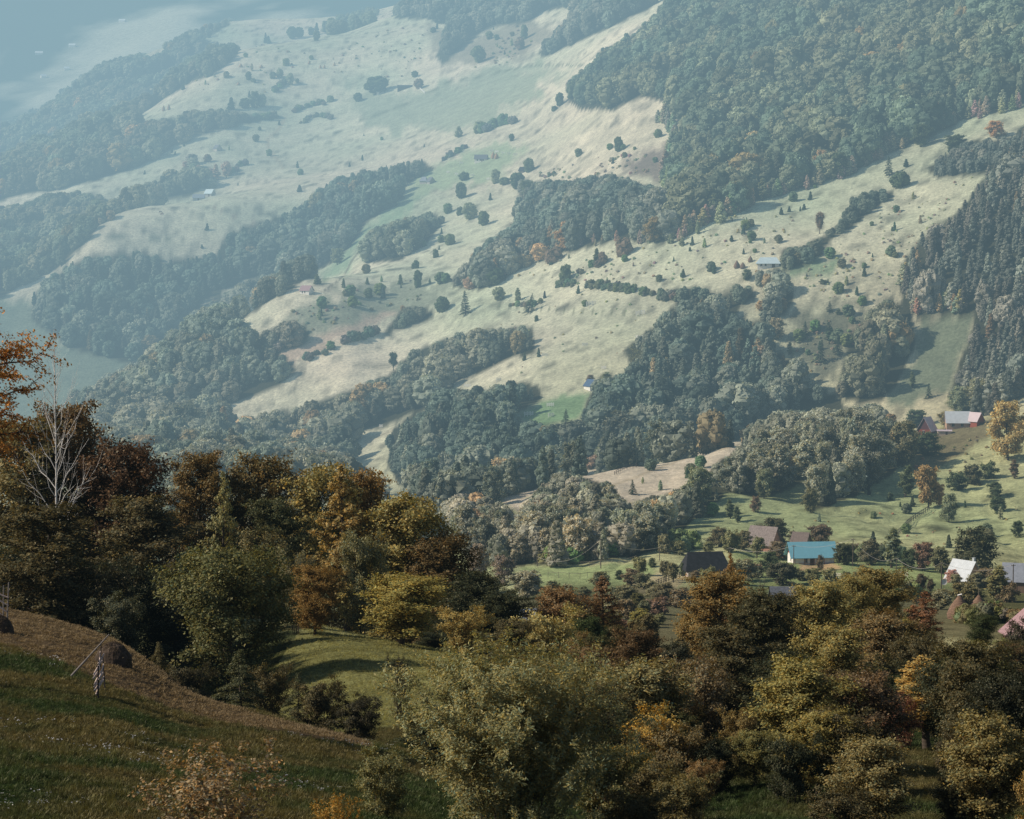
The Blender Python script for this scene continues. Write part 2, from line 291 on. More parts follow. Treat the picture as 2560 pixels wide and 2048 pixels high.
# far hills beyond: mottled wood and pasture
fw = np.clip((YY - 3700) / 300, 0, 1)[..., None]
fm = np.clip(.5 + 2.4 * fbm(XX, YY * .8 - XX * .3, 300, 4, 61), 0, 1)[..., None]
C = C * (1 - fw) + (np.array([.03, .05, .03]) * (1 - fm) + np.array([.52, .50, .38]) * fm) * fw
# near meadows: autumn grass in clumps, painted dark to stand in for shade
ng = np.clip(.5 + 1.5 * fbm(XX, YY, 9, 3, 71) + .5 * fbm(XX, YY, 2.2, 2, 72), 0, 1)[..., None]
na = np.array([.024, .038, .013]) * (1 - ng) + np.array([.070, .062, .024]) * ng
MOWN = [(-300,1500),(0,1500),(280,1560),(420,1660),(540,1750),(700,1800),(900,1845),(930,1868),(700,1835),(520,1800),(400,1765),(300,1722),(150,1655),(0,1607),(-300,1560)]
mown = soft_poly(MOWN, 8)[..., None] * ((YY < 215)[..., None])
na = na * (1 - mown) + np.array([.105, .074, .042]) * (1 + .35 * fbm(XX + YY, YY * 1.8, 3, 2, 75))[..., None] * mown
meadow2 = ((YY > 150) & (XX > -22))[..., None] * 1.0
na = na * (1 - meadow2) + (np.array([.185, .18, .07]) * (1 + .4 * fbm(XX, YY, 4, 3, 77))[..., None]) * meadow2  # sunlit second meadow: its light is painted in as brighter grass
wood_near = np.clip((XX + YY * .010) / 8, 0, 1)[..., None] * 0
C = C * (1 - nearm[..., None]) + na * nearm[..., None]
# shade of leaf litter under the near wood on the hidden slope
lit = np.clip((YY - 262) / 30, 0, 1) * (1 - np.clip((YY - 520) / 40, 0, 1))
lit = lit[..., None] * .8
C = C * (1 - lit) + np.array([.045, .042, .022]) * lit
C = np.clip(C, .004, .9)

def new_mesh(name, V, Fq, mats=None, mat_idx=None, cols=None, smooth=False, cname='shade'):
    V = np.ascontiguousarray(V, np.float32)
    me = bpy.data.meshes.new(name)
    me.vertices.add(len(V)); me.vertices.foreach_set('co', V.ravel())
    if isinstance(Fq, np.ndarray):
        n, k = Fq.shape
        me.loops.add(n * k); me.loops.foreach_set('vertex_index', Fq.astype(np.int32).ravel())
        me.polygons.add(n); me.polygons.foreach_set('loop_start', np.arange(0, n * k, k, dtype=np.int32))
        me.polygons.foreach_set('loop_total', np.full(n, k, np.int32))
    else:
        tot = np.array([len(f) for f in Fq], np.int32); st = np.concatenate([[0], np.cumsum(tot)[:-1]]).astype(np.int32)
        me.loops.add(int(tot.sum())); me.loops.foreach_set('vertex_index', np.array([v for f in Fq for v in f], np.int32))
        me.polygons.add(len(tot)); me.polygons.foreach_set('loop_start', st); me.polygons.foreach_set('loop_total', tot)
        n = len(tot)
    for mt in (mats or []): me.materials.append(mt)
    if mat_idx is not None: me.polygons.foreach_set('material_index', np.asarray(mat_idx, np.int32))
    me.polygons.foreach_set('use_smooth', np.full(n, smooth, bool))
    me.update(calc_edges=True)
    if cols is not None:
        at = me.color_attributes.new(cname, 'FLOAT_COLOR', 'POINT')
        c4 = np.ones((len(V), 4), np.float32); c4[:, :3] = cols
        at.data.foreach_set('color', c4.ravel())
    me.validate()
    return me

def tag(o, label=None, cat=None, group=None, kind=None):
    if label: o['label'] = label
    if cat: o['category'] = cat
    if group: o['group'] = group
    if kind: o['kind'] = kind
    return o
def link(name, data, parent=None):
    o = bpy.data.objects.new(name, data); COL.objects.link(o)
    if parent is not None: o.parent = parent
    return o

# ------------------------------------------------------------------ materials
def mat(name):
    m = bpy.data.materials.new(name); m.use_nodes = True
    nt = m.node_tree; nt.nodes.clear()
    return m, nt, nt.nodes.new('ShaderNodeOutputMaterial')
def N(nt, t, **kw):
    n = nt.nodes.new(t)
    for k, v in kw.items():
        if k in ('operation', 'blend_type', 'attribute_type', 'attribute_name', 'data_type', 'noise_dimensions', 'wave_type', 'bands_direction', 'feature'): setattr(n, k, v)
        else: n.inputs[k].default_value = v
    return n
def mixc(nt, a, b, fac=None, mode='MIX', f=1.0):
    n = nt.nodes.new('ShaderNodeMix'); n.data_type = 'RGBA'; n.blend_type = mode
    n.inputs[0].default_value = f
    if fac is not None: nt.links.new(fac, n.inputs[0])
    for s, i in ((a, 6), (b, 7)):
        if isinstance(s, tuple): n.inputs[i].default_value = (*s, 1) if len(s) == 3 else s
        else: nt.links.new(s, n.inputs[i])
    return n.outputs[2]

def ground_mat():
    m, nt, out = mat('ground')
    a = N(nt, 'ShaderNodeAttribute', attribute_name='ground_colour')
    geo = nt.nodes.new('ShaderNodeNewGeometry')
    n1 = N(nt, 'ShaderNodeTexNoise', Scale=.55, Detail=5.0, Roughness=.65); nt.links.new(geo.outputs['Position'], n1.inputs['Vector'])
    n2 = N(nt, 'ShaderNodeTexNoise', Scale=.09, Detail=4.0, Roughness=.6); nt.links.new(geo.outputs['Position'], n2.inputs['Vector'])
    n3 = N(nt, 'ShaderNodeTexNoise', Scale=3.5, Detail=3.0, Roughness=.7); nt.links.new(geo.outputs['Position'], n3.inputs['Vector'])
    def rng_(n, lo, hi):
        r = N(nt, 'ShaderNodeMapRange'); r.inputs[1].default_value = .3; r.inputs[2].default_value = .7
        r.inputs[3].default_value = lo; r.inputs[4].default_value = hi; nt.links.new(n.outputs[0], r.inputs[0]); return r.outputs[0]
    c = a.outputs['Color']
    for n, lo, hi in ((n1, .72, 1.25), (n2, .85, 1.15), (n3, .78, 1.2)):
        c = mixc(nt, c, rng_(n, lo, hi), mode='MULTIPLY')
    b = N(nt, 'ShaderNodeBump', Strength=.6, Distance=1.3); nt.links.new(n1.outputs[0], b.inputs['Height'])
    b2 = N(nt, 'ShaderNodeBump', Strength=.5, Distance=.25); nt.links.new(n3.outputs[0], b2.inputs['Height']); nt.links.new(b.outputs[0], b2.inputs['Normal'])
    d = N(nt, 'ShaderNodeBsdfDiffuse', Roughness=.9); nt.links.new(c, d.inputs['Color']); nt.links.new(b2.outputs[0], d.inputs['Normal'])
    nt.links.new(d.outputs[0], out.inputs['Surface'])
    return m
def leaf_mat(name='leaves', trans=.28, gloss=.018):
    m, nt, out = mat(name)
    t = N(nt, 'ShaderNodeAttribute', attribute_type='INSTANCER', attribute_name='tint')
    s = N(nt, 'ShaderNodeAttribute', attribute_name='shade')
    c = mixc(nt, t.outputs['Color'], s.outputs['Color'], mode='MULTIPLY')
    d = N(nt, 'ShaderNodeBsdfDiffuse'); nt.links.new(c, d.inputs['Color'])
    tr = N(nt, 'ShaderNodeBsdfTranslucent'); nt.links.new(mixc(nt, c, (1.5, 1.3, .68), mode='MULTIPLY'), tr.inputs['Color'])
    g = N(nt, 'ShaderNodeBsdfGlossy', Roughness=.5, Color=(.9, .8, .6, 1))
    x = N(nt, 'ShaderNodeMixShader', Fac=trans); nt.links.new(d.outputs[0], x.inputs[1]); nt.links.new(tr.outputs[0], x.inputs[2])
    y = N(nt, 'ShaderNodeMixShader', Fac=gloss); nt.links.new(x.outputs[0], y.inputs[1]); nt.links.new(g.outputs[0], y.inputs[2])
    nt.links.new(y.outputs[0], out.inputs['Surface'])
    return m
def simple_mat(name, col, rough=.8, noise=0.0, scale=4.0, bump=0.0, wave=None, metal=0.0, vary=None):
    m, nt, out = mat(name)
    p = N(nt, 'ShaderNodeBsdfPrincipled', Roughness=rough, Metallic=metal)
    p.inputs['Specular IOR Level'].default_value = .25
    tc = nt.nodes.new('ShaderNodeTexCoord')
    n1 = N(nt, 'ShaderNodeTexNoise', Scale=scale, Detail=4.0, Roughness=.6); nt.links.new(tc.outputs['Object'], n1.inputs['Vector'])
    r = N(nt, 'ShaderNodeMapRange'); r.inputs[1].default_value = .3; r.inputs[2].default_value = .7
    r.inputs[3].default_value = 1 - noise; r.inputs[4].default_value = 1 + noise; nt.links.new(n1.outputs[0], r.inputs[0])
    c = mixc(nt, tuple(col), r.outputs[0], mode='MULTIPLY')
    h = n1.outputs[0]
    if wave:
        w = N(nt, 'ShaderNodeTexWave', wave_type='BANDS', bands_direction=wave[0], Scale=wave[1], Distortion=wave[2]); nt.links.new(tc.outputs['Object'], w.inputs['Vector'])
        rr = N(nt, 'ShaderNodeMapRange'); rr.inputs[3].default_value = 1 - wave[3]; rr.inputs[4].default_value = 1.0; nt.links.new(w.outputs[1], rr.inputs[0])
        c = mixc(nt, c, rr.outputs[0], mode='MULTIPLY'); h = w.outputs[1]
    nt.links.new(c, p.inputs['Base Color'])
    if bump:
        b = N(nt, 'ShaderNodeBump', Strength=.8, Distance=bump); nt.links.new(h, b.inputs['Height']); nt.links.new(b.outputs[0], p.inputs['Normal'])
    nt.links.new(p.outputs[0], out.inputs['Surface'])
    return m
MG = ground_mat(); ML = leaf_mat(); MF = leaf_mat('far_leaves', .22, 0.0); MB = simple_mat('bark', (.075, .058, .045), .9, .35, 3.0, .03)
MW = simple_mat('birch_bark', (.55, .52, .49), .8, .3, 1.5, .01)
MP = simple_mat('pale_bark', (.22, .18, .14), .9, .3, 2.0, .02)

i, j = np.meshgrid(np.arange(NA - 1), np.arange(NY - 1), indexing='ij')
q = np.stack([i * NY + j, (i + 1) * NY + j, (i + 1) * NY + j + 1, i * NY + j + 1], -1).reshape(-1, 4)
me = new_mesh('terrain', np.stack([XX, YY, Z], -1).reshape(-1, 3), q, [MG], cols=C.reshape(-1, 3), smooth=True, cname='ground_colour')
tag(link('terrain', me), 'rolling hillside meadows and valley ground', None, kind='structure')
# ------------------------------------------------------------------ plants
def unit(v): return v / (np.linalg.norm(v, axis=-1, keepdims=True) + 1e-9)
def quads(P, Nrm, size, r, asp=.6):
    """one rhombic leaf per point"""
    n = len(P); Nrm = unit(Nrm)
    t = unit(np.cross(Nrm, r.normal(size=(n, 3)))); b = np.cross(Nrm, t)
    s = size * r.uniform(.7, 1.3, (n, 1)); L = s * .5; W = s * .5 * asp
    V = np.stack([P - t * L, P + b * W, P + t * L, P - b * W], 1).reshape(-1, 3)
    return V, np.arange(n * 4).reshape(-1, 4)
def tube(pts, rad, k=5):
    pts = np.asarray(pts, float); rad = np.asarray(rad, float); n = len(pts)
    d = np.gradient(pts, axis=0); d = unit(d)
    ref = np.array([1., 0, 0]) if abs(d[:, 0]).mean() < .8 else np.array([0, 1., 0])
    a = unit(np.cross(d, ref)); b = np.cross(d, a)
    th = np.arange(k) * 2 * math.pi / k
    V = pts[:, None] + rad[:, None, None] * (a[:, None] * np.cos(th)[None, :, None] + b[:, None] * np.sin(th)[None, :, None])
    V = V.reshape(-1, 3)
    q = [(i * k + j, i * k + (j + 1) % k, (i + 1) * k + (j + 1) % k, (i + 1) * k + j) for i in range(n - 1) for j in range(k)]
    return V, np.array(q)
def merge(parts):
    Vs, Fs, o = [], [], 0
    for V, Fq in parts:
        Vs.append(V); Fs.append(Fq + o); o += len(V)
    return np.concatenate(Vs), np.concatenate(Fs)
PROF = {
 'round': lambda h: np.sqrt(np.clip(1 - (2 * h - .95) ** 2 / 1.05, 0, 1)) ** .8,
 'egg': lambda h: np.clip(1 - np.where(h > .38, (h - .38) / .66, (.38 - h) / .60) ** 2, 0, 1) ** .58,
 'column': lambda h: np.clip(np.sin(np.pi * np.clip(h, 0, 1) ** .6), 0, 1) ** .6,
 'spruce': lambda h: np.clip(1.02 - h, 0, 1) ** .85,
 'flame': lambda h: np.clip(np.sin(np.pi * np.clip(h * .93 + .07, 0, 1) ** .5), 0, 1) ** .8,
 'wide': lambda h: np.sqrt(np.clip(1 - (2 * h - .8) ** 2 / 1.45, 0, 1)),
 'cone': lambda h: np.clip(1.05 - h, 0, 1) ** .9,
 'umbrella': lambda h: np.clip(h * 1.6, 0, 1) ** .6 * np.sqrt(np.clip(1.12 - h, 0, 1)) * 1.1,
}
def grow(seed, H=10., R=3.5, prof='round', hb=.12, n1=46, n2=9, leaves=16000, ls=.22, up=.35, droop=.25, sig=.06, flat=.45, trunk_r=.022, stems=1, asp=.6, hue=.12, wob=.03, tk=6, bare=False, twig=False, vs=.5):
    """a tree from its skeleton: trunk(s), limbs, side branches, and leaves set along them. Returns (wood mesh data, leaf mesh data)"""
    r = np.random.default_rng(seed); wood = []; segs = []
    pf = PROF[prof]
    for s in range(stems):
        off = np.array([0., 0, 0]); lean = r.normal(0, .05, 2)
        if stems > 1:
            an = s * 2 * math.pi / stems + r.uniform(-.3, .3); off = np.array([math.cos(an), math.sin(an), 0]) * R * .12 * r.uniform(.4, 1.4)
            lean = np.array([math.cos(an), math.sin(an)]) * r.uniform(.1, .32)
        hh = H * ((.80 if prof in ('egg', 'round', 'wide', 'umbrella') and not bare else .95) if stems == 1 else r.uniform(.75, .97))
        z = np.linspace(0, hh, 9)
        tr = np.stack([off[0] + lean[0] * z + np.cumsum(r.normal(0, wob * .35, 9)) * H * .1 * (z > 0), off[1] + lean[1] * z + np.cumsum(r.normal(0, wob * .35, 9)) * H * .1 * (z > 0), z], 1)
        wood.append(tube(tr, np.linspace(trunk_r, trunk_r * (.24 if bare else .12), 9) * H / math.sqrt(stems), tk))
        m1 = max(4, n1 // stems)
        ga = r.uniform(0, 6.28)
        for i in range(m1):
            hf = (i + r.uniform(0, 1)) / m1
            h = hb + (1 - hb) * hf ** .92
            base = np.array([np.interp(h * hh, z, tr[:, k]) for k in range(3)])
            ga += 2.4 + r.normal(0, .35)
            L = R * float(pf(np.array(hf))) * r.uniform(.58, 1.18) / (1 if stems == 1 else 1.25)
            L = max(L, .05 * R)
            el = up + (.9 - up) * hf ** 1.6 + r.normal(0, .10)
            if prof == 'spruce': el = -.12 + .5 * hf + r.normal(0, .05)
            L = min(L, (H * 1.02 - base[2]) / max(math.sin(max(el, .05)), .2) + .1)
            s_ = np.linspace(0, 1, 6)
            dx = math.cos(ga) * math.cos(el); dy = math.sin(ga) * math.cos(el)
            pts = base + np.stack([dx * L * s_, dy * L * s_, math.sin(el) * L * s_ - droop * L * s_ ** 2.2], 1)
            pts[1:] += r.normal(0, .025 * L, (5, 3))
            rb = trunk_r * H * .32 * (1 - .6 * hf) / math.sqrt(stems)
            wood.append(tube(pts, np.linspace(rb, rb * .15, 6), 3 if not bare else 4))
            k2 = max(3, int(n2 * (.4 + .6 * L / R)))
            for k in range(k2):
                s0 = .18 + .82 * (k + r.uniform(0, 1)) / k2
                p = np.array([np.interp(s0, s_, pts[:, c]) for c in range(3)])
                sd = 1 if (k + i) % 2 else -1
                az = ga + sd * r.uniform(.35, 1.0)
                l2 = L * r.uniform(.22, .45) * (1.15 - .6 * s0) + .02 * R
                e2 = el * .6 + r.normal(0, .12 if prof == 'spruce' else vs)
                q = p + np.stack([math.cos(az) * math.cos(e2) * l2 * s_, math.sin(az) * math.cos(e2) * l2 * s_, math.sin(e2) * l2 * s_ - droop * l2 * s_ ** 2], 1)
                segs.append((q, l2, s0, hf))
                if bare or twig:
                    wood.append(tube(q[::2] if not bare else q, np.linspace(rb * .35, rb * .1, 3 if not bare else 6), 3))
            segs.append((pts[3:], L * .4, 1.0, hf))
    Vw, Fw = merge([(V, np.asarray(Fq)) for V, Fq in wood])
    if bare or leaves == 0: return (Vw, Fw), None
    w = np.array([s[1] for s in segs]); w = w / w.sum(); cnt = r.poisson(w * leaves)
    P = []; S = []; NN = []
    for (q, l2, s0, hf), c in zip(segs, cnt):
        if c == 0: continue
        t = r.uniform(.05, 1.05, c) * (len(q) - 1)
        i0 = np.clip(t.astype(int), 0, len(q) - 2); f = (t - i0)[:, None]
        p = q[i0] * (1 - f) + q[i0 + 1] * f
        g = r.normal(0, 1, (c, 3)) * sig * R; g[:, 2] *= flat
        P.append(p + g)
        tone = r.normal(0, .13)
        S.append(np.clip(1 + tone + r.normal(0, .15, c) + .18 * (hf - .4), .35, 1.7))
        NN.append(np.array([0, 0, .9]) + r.normal(0, .55, (c, 3)) + unit(p * [1, 1, 0]) * .5)
    P = np.concatenate(P); S = np.concatenate(S); NN = np.concatenate(NN)
    P[:, 2] = np.maximum(P[:, 2], .02 * H)
    V, Fq = quads(P, NN, ls, r, asp)
    hv = r.normal(0, hue, len(P))
    col = np.stack([S * (1 + hv), S * (1 + .25 * hv), S * (1 - .8 * hv)], 1).clip(.1, 2.4)
    return (Vw, Fw), (V, Fq, np.repeat(col, 4, 0))

def far_tree(seed, H=12., R=4.4, prof='round', hb=.1, clumps=34, leaves=900, ls=.9):
    """a crown as it reads from a kilometre: overlapping leafy boughs, each ragged with leaf sprays"""
    r = np.random.default_rng(seed); pf = PROF[prof]
    pts = []
    h = np.clip((np.arange(clumps) + r.uniform(0, 1, clumps)) / clumps, .02, .97)
    an = np.arange(clumps) * 2.4 + r.normal(0, .4, clumps)
    rr = R * pf(h) * r.uniform(.45, .88, clumps)
    Cc = np.stack([np.cos(an) * rr, np.sin(an) * rr, H * (hb + (1 - hb) * h * .93)], 1)
    cr = R * (.22 + .25 * pf(h)) * r.uniform(.75, 1.2, clumps)
    if prof in ('column', 'spruce'): cr *= .95
    # low-poly bough: an octahedron split once, 18 corners, roughened
    o = np.array([[1,0,0],[-1,0,0],[0,1,0],[0,-1,0],[0,0,1],[0,0,-1]], float)
    f8 = [(0,2,4),(2,1,4),(1,3,4),(3,0,4),(2,0,5),(1,2,5),(3,1,5),(0,3,5)]
    vs = [tuple(x) for x in o]; fs = []; cache = {}
    def mid(a, b):
        k = (min(a, b), max(a, b))
        if k not in cache:
            cache[k] = len(vs); vs.append(tuple(unit((np.array(vs[a]) + np.array(vs[b])) / 2)))
        return cache[k]
    for a, b, c in f8:
        ab, bc, ca = mid(a, b), mid(b, c), mid(c, a); fs += [(a, ab, ca), (b, bc, ab), (c, ca, bc), (ab, bc, ca)]
    vs = np.array(vs); fs = np.array(fs)
    Vl, Fl, Cl, off = [], [], [], 0
    for c, q in zip(Cc, cr):
        d = vs * (1 + r.normal(0, .16, (len(vs), 1)))
        V = c + d * q * np.array([1, 1, .8 if prof != 'column' else 1.3])
        Vl.append(V); Fl.append(np.concatenate([fs, fs[:, 2:3]], 1)[:, :3] + off); off += len(V)
        Cl.append(np.full((len(V), 3), .85 * r.uniform(.8, 1.2)))
    V1, F1, C1 = np.concatenate(Vl), np.concatenate(Fl), np.concatenate(Cl)
    k = r.integers(0, clumps, leaves)
    d = unit(r.normal(size=(leaves, 3)) + np.array([0, 0, .35]))
    P = Cc[k] + d * cr[k][:, None] * r.uniform(.85, 1.25, (leaves, 1)) * np.array([1, 1, .85 if prof != 'column' else 1.3])
    V2, F2 = quads(P, d + r.normal(0, .45, (leaves, 3)), ls, r, .8)
    tone = r.uniform(.8, 1.25, clumps)[k] * r.uniform(.8, 1.25, leaves)
    C2 = np.repeat(np.stack([tone] * 3, 1), 4, 0)
    return V1, F1, C1, V2, F2, C2

def small_mesh(name, V1, F1, C1, V2, F2, C2, H):
    """crown and trunk of a tree too small in view to show them apart"""
    tz = np.linspace(0, H * .75, 4); Vt, Ft = tube(np.stack([tz * 0, tz * 0, tz], 1), np.array([.03, .022, .014, .006]) * H * .6, 5)
    V = np.concatenate([V1, V2, Vt]); n1, n2 = len(V1), len(V1) + len(V2)
    fl = [tuple(f) for f in F1] + [tuple(f + n1) for f in F2] + [tuple(f + n2) for f in Ft]
    mi = [0] * (len(F1) + len(F2)) + [1] * len(Ft)
    C = np.concatenate([C1, C2, np.ones((len(Vt), 3))])
    return new_mesh(name, V, fl, [MF, MB], mi, C)

BANK = {}      # kind -> list of (height, radius, mesh) for plants seen as one mesh
def bank(kind, n, H, R, **kw):
    BANK[kind] = [(H, R, small_mesh(kind + '_mesh', *far_tree(100 + 13 * i + len(BANK) * 101, H=H, R=R, **kw), H)) for i in range(n)]
bank('round', 7, 12, 4.6, prof='round', hb=.08, clumps=30, leaves=1000, ls=.85)
bank('column', 5, 12, 2.1, prof='flame', hb=.06, clumps=30, leaves=900, ls=.6)
bank('spruce', 4, 12, 2.6, prof='spruce', hb=.06, clumps=46, leaves=1000, ls=.6)
bank('bush', 4, 3.5, 2.2, prof='wide', hb=.02, clumps=16, leaves=600, ls=.45)

def leafy(kind, seeds, **kw):
    """kinds seen with a trunk and a crown of their own"""
    r = []
    for s in seeds:
        (Vw, Fw), lf = grow(s, **kw)
        wm = new_mesh(kind + '_trunk', Vw, Fw, [kw.get('_m', MB)], smooth=True)
        cm = new_mesh(kind + '_crown', lf[0], lf[1], [ML], cols=lf[2]) if lf else None
        r.append((kw['H'], kw['R'], wm, cm))
    return r
LEAFY = {}
# seen from half a kilometre to one
LEAFY['mid_round'] = leafy('r', (1, 2, 3, 4, 5), H=12, R=4.4, prof='round', hb=.12, n1=38, n2=8, leaves=7500, ls=.56, sig=.085, flat=.8)
LEAFY['mid_egg'] = leafy('e', (6, 7, 8, 9), H=12, R=3.3, prof='egg', hb=.14, n1=38, n2=8, leaves=6500, ls=.52, sig=.09, flat=.9, up=.5)
LEAFY['mid_column'] = leafy('c', (10, 11, 12), H=12, R=2.0, prof='column', hb=.10, n1=34, n2=6, leaves=5000, ls=.46, sig=.12, up=.8, flat=1)
LEAFY['mid_spruce'] = leafy('s', (13, 14, 15), H=12, R=2.6, prof='spruce', hb=.07, n1=60, n2=9, leaves=6500, ls=.36, sig=.05, flat=.5, droop=.22, asp=.4)
LEAFY['mid_apple'] = leafy('a', (16, 17, 18), H=6, R=2.9, prof='umbrella', hb=.30, n1=24, n2=7, leaves=5000, ls=.38, sig=.09, trunk_r=.035, flat=.8)
LEAFY['mid_bush'] = leafy('b', (19, 20, 21), H=4, R=2.3, prof='wide', hb=.03, n1=26, n2=6, leaves=4500, ls=.36, sig=.10, stems=3, flat=1)
LEAFY['mid_bare'] = leafy('n', (22, 23), H=9, R=3.0, prof='egg', hb=.12, n1=34, n2=9, leaves=1200, ls=.22, sig=.07, up=.6, stems=2, twig=True)

def foliage_tint(base, r, v=.16):
    k = 1 + r.normal(0, v); h = r.normal(0, .07)
    return [float(max(.01, base[0] * k * (1 + h))), float(max(.01, base[1] * k)), float(max(.008, base[2] * k * (1 - h)))]

def ground_top(x, y, py_top):
    """height that puts a top at a row of the photograph above this spot"""
    _, dy, dz = ray(1280, py_top)
    return float(dz / dy * y)

def put_small(kind, name, x, y, h, w, tint, rot, idx=0, dz=-.25):
    H, R, me_ = BANK[kind][idx % len(BANK[kind])]
    o = link(name, me_); o.location = (x, y, float(gz(x, y)) + dz); o.rotation_euler = (0, 0, rot)
    o.scale = (w / (2 * R), w / (2 * R), h / H); o['tint'] = tint
    return o
def put_leafy(kind, name, x, y, h, w, tint, rot, idx=0, dz=-.25, trunk_mat=None):
    H, R, wm, cm = LEAFY[kind][idx % len(LEAFY[kind])]
    e = link(name, None); e.location = (x, y, float(gz(x, y)) + dz); e.rotation_euler = (0, 0, rot)
    e.scale = (w / (2 * R), w / (2 * R), h / H); e.empty_display_size = .5
    t = link('trunk', wm, e)
    if cm is not None:
        c = link('crown', cm, e); c['tint'] = tint
    return e

# ------------------------------------------------------------------ scatter the woods
XR, YR = AG[-1], None
protos = bpy.data.collections.new('woodland_kinds')
PK = []
for k in ('round', 'column', 'spruce', 'bush'):
    for (H, R, me_) in BANK[k]:
        o = bpy.data.objects.new('wood_%02d_%s' % (len(PK), k), me_); protos.objects.link(o); PK.append((k, H, R))
def kind_idx(k, r, n):
    ids = [i for i, q in enumerate(PK) if q[0] == k]
    return np.array(ids)[r.integers(0, len(ids), n)]
def gn():
    g = bpy.data.node_groups.new('scatter_trees', 'GeometryNodeTree')
    g.interface.new_socket('Geometry', in_out='INPUT', socket_type='NodeSocketGeometry')
    g.interface.new_socket('Geometry', in_out='OUTPUT', socket_type='NodeSocketGeometry')
    a = g.nodes.new('NodeGroupInput'); b = g.nodes.new('NodeGroupOutput')
    iop = g.nodes.new('GeometryNodeInstanceOnPoints'); ci = g.nodes.new('GeometryNodeCollectionInfo')
    ci.inputs['Collection'].default_value = protos; ci.inputs['Separate Children'].default_value = True; ci.inputs['Reset Children'].default_value = True
    def na(n, t):
        x = g.nodes.new('GeometryNodeInputNamedAttribute'); x.data_type = t; x.inputs['Name'].default_value = n
        return [s for s in x.outputs if s.enabled and s.name == 'Attribute'][0]
    L = g.links.new
    L(a.outputs[0], iop.inputs['Points']); L(ci.outputs[0], iop.inputs['Instance']); iop.inputs['Pick Instance'].default_value = True
    L(na('idx', 'INT'), iop.inputs['Instance Index']); L(na('scl', 'FLOAT_VECTOR'), iop.inputs['Scale'])
    cr = g.nodes.new('ShaderNodeCombineXYZ'); L(na('rot', 'FLOAT'), cr.inputs[2]); L(cr.outputs[0], iop.inputs['Rotation'])
    L(iop.outputs[0], b.inputs[0])
    return g
GN = gn()
def wood_object(name, label, P, idx, rot, scl, tint, cat='wood'):
    me_ = bpy.data.meshes.new(name); me_.vertices.add(len(P)); me_.vertices.foreach_set('co', P.astype(np.float32).ravel())
    for an, ty, dat in (('idx', 'INT', idx), ('rot', 'FLOAT', rot), ('scl', 'FLOAT_VECTOR', scl), ('tint', 'FLOAT_COLOR', tint)):
        at = me_.attributes.new(an, ty, 'POINT')
        key = {'INT': 'value', 'FLOAT': 'value', 'FLOAT_VECTOR': 'vector', 'FLOAT_COLOR': 'color'}[ty]
        at.data.foreach_set(key, np.ascontiguousarray(dat, np.int32 if ty == 'INT' else np.float32).ravel())
    o = link(name, me_); md = o.modifiers.new('scatter', 'NODES'); md.node_group = GN
    return tag(o, label, cat, kind='stuff')

wr = np.random.default_rng(99)
CAND = {}
for wk, (poly, h0, sp, kw, tA, tB, label) in WOODS.items():
    # jittered candidates over the strip of land that the outline can cover
    P = np.array(poly, float)
    us = ray(P[:, 0], P[:, 1]); a0, a1 = (us[0] / us[1]).min() - .004, (us[0] / us[1]).max() + .004
    b = vis & (PXg > P[:, 0].min() - 5) & (PXg < P[:, 0].max() + 5) & (PYg > P[:, 1].min() - 5) & (PYg < P[:, 1].max() + 60)
    ys = YY[b]; y0, y1 = max(ys.min() * .97, 380), ys.max() * 1.05
    xs = XX[b]; x0, x1 = xs.min() - 10, xs.max() + 10
    gx, gy = np.meshgrid(np.arange(x0, x1, sp), np.arange(y0, y1, sp * .9))
    gx = gx.ravel() + wr.uniform(-.42, .42, gx.size) * sp; gy = gy.ravel() + wr.uniform(-.42, .42, gy.size) * sp
    ok = (np.abs(gx / gy) < .3); gx, gy = gx[ok], gy[ok]
    hh = h0 * (1 + .20 * wr.normal(size=gx.size)).clip(.45, 1.6) * (1 + .22 * fbm(gx, gy, 45, 2, 77))
    z = gz(gx, gy)
    ok = np.zeros(len(gx), bool); hs = hh.copy()
    ex = wr.normal(0, 5.5, len(gx)) + 7 * fbm(gx, gy, 40, 2, 71); ey = wr.normal(0, 3.0, len(gx)) + 5 * fbm(gx, gy, 40, 2, 72)
    for k in (1.0, .8, .62, .45):          # trees at the edge of a wood stay lower
        px, py = proj(gx, gy, z + .93 * k * hh); px = px + ex; py = py + ey; t_in = in_poly(px, py, poly)
        px, py = proj(gx, gy, z + .5 * k * hh); px = px + ex; py = py + ey; dx = .30 * k * hh / gy * F
        t_in &= in_poly(px - dx, py, poly) & in_poly(px + dx, py, poly)
        px, py = proj(gx, gy, z + .02 * hh); px = px + ex; py = py + ey
        t_in &= in_poly(px, py - 2, poly) | (z / gy < sky_at(gx, gy))
        new = t_in & ~ok; hs[new] = k * hh[new]; ok |= t_in
    hh = hs
    ok &= (z + hh) / gy > sky_at(gx, gy) - .0002
    gx, gy, z, hh = gx[ok], gy[ok], z[ok], hh[ok]
    CAND[wk] = (gx, gy, z, hh)
WOODK, NEARK, GRK, NIND = 3.1, 1.5, 1.15, 190
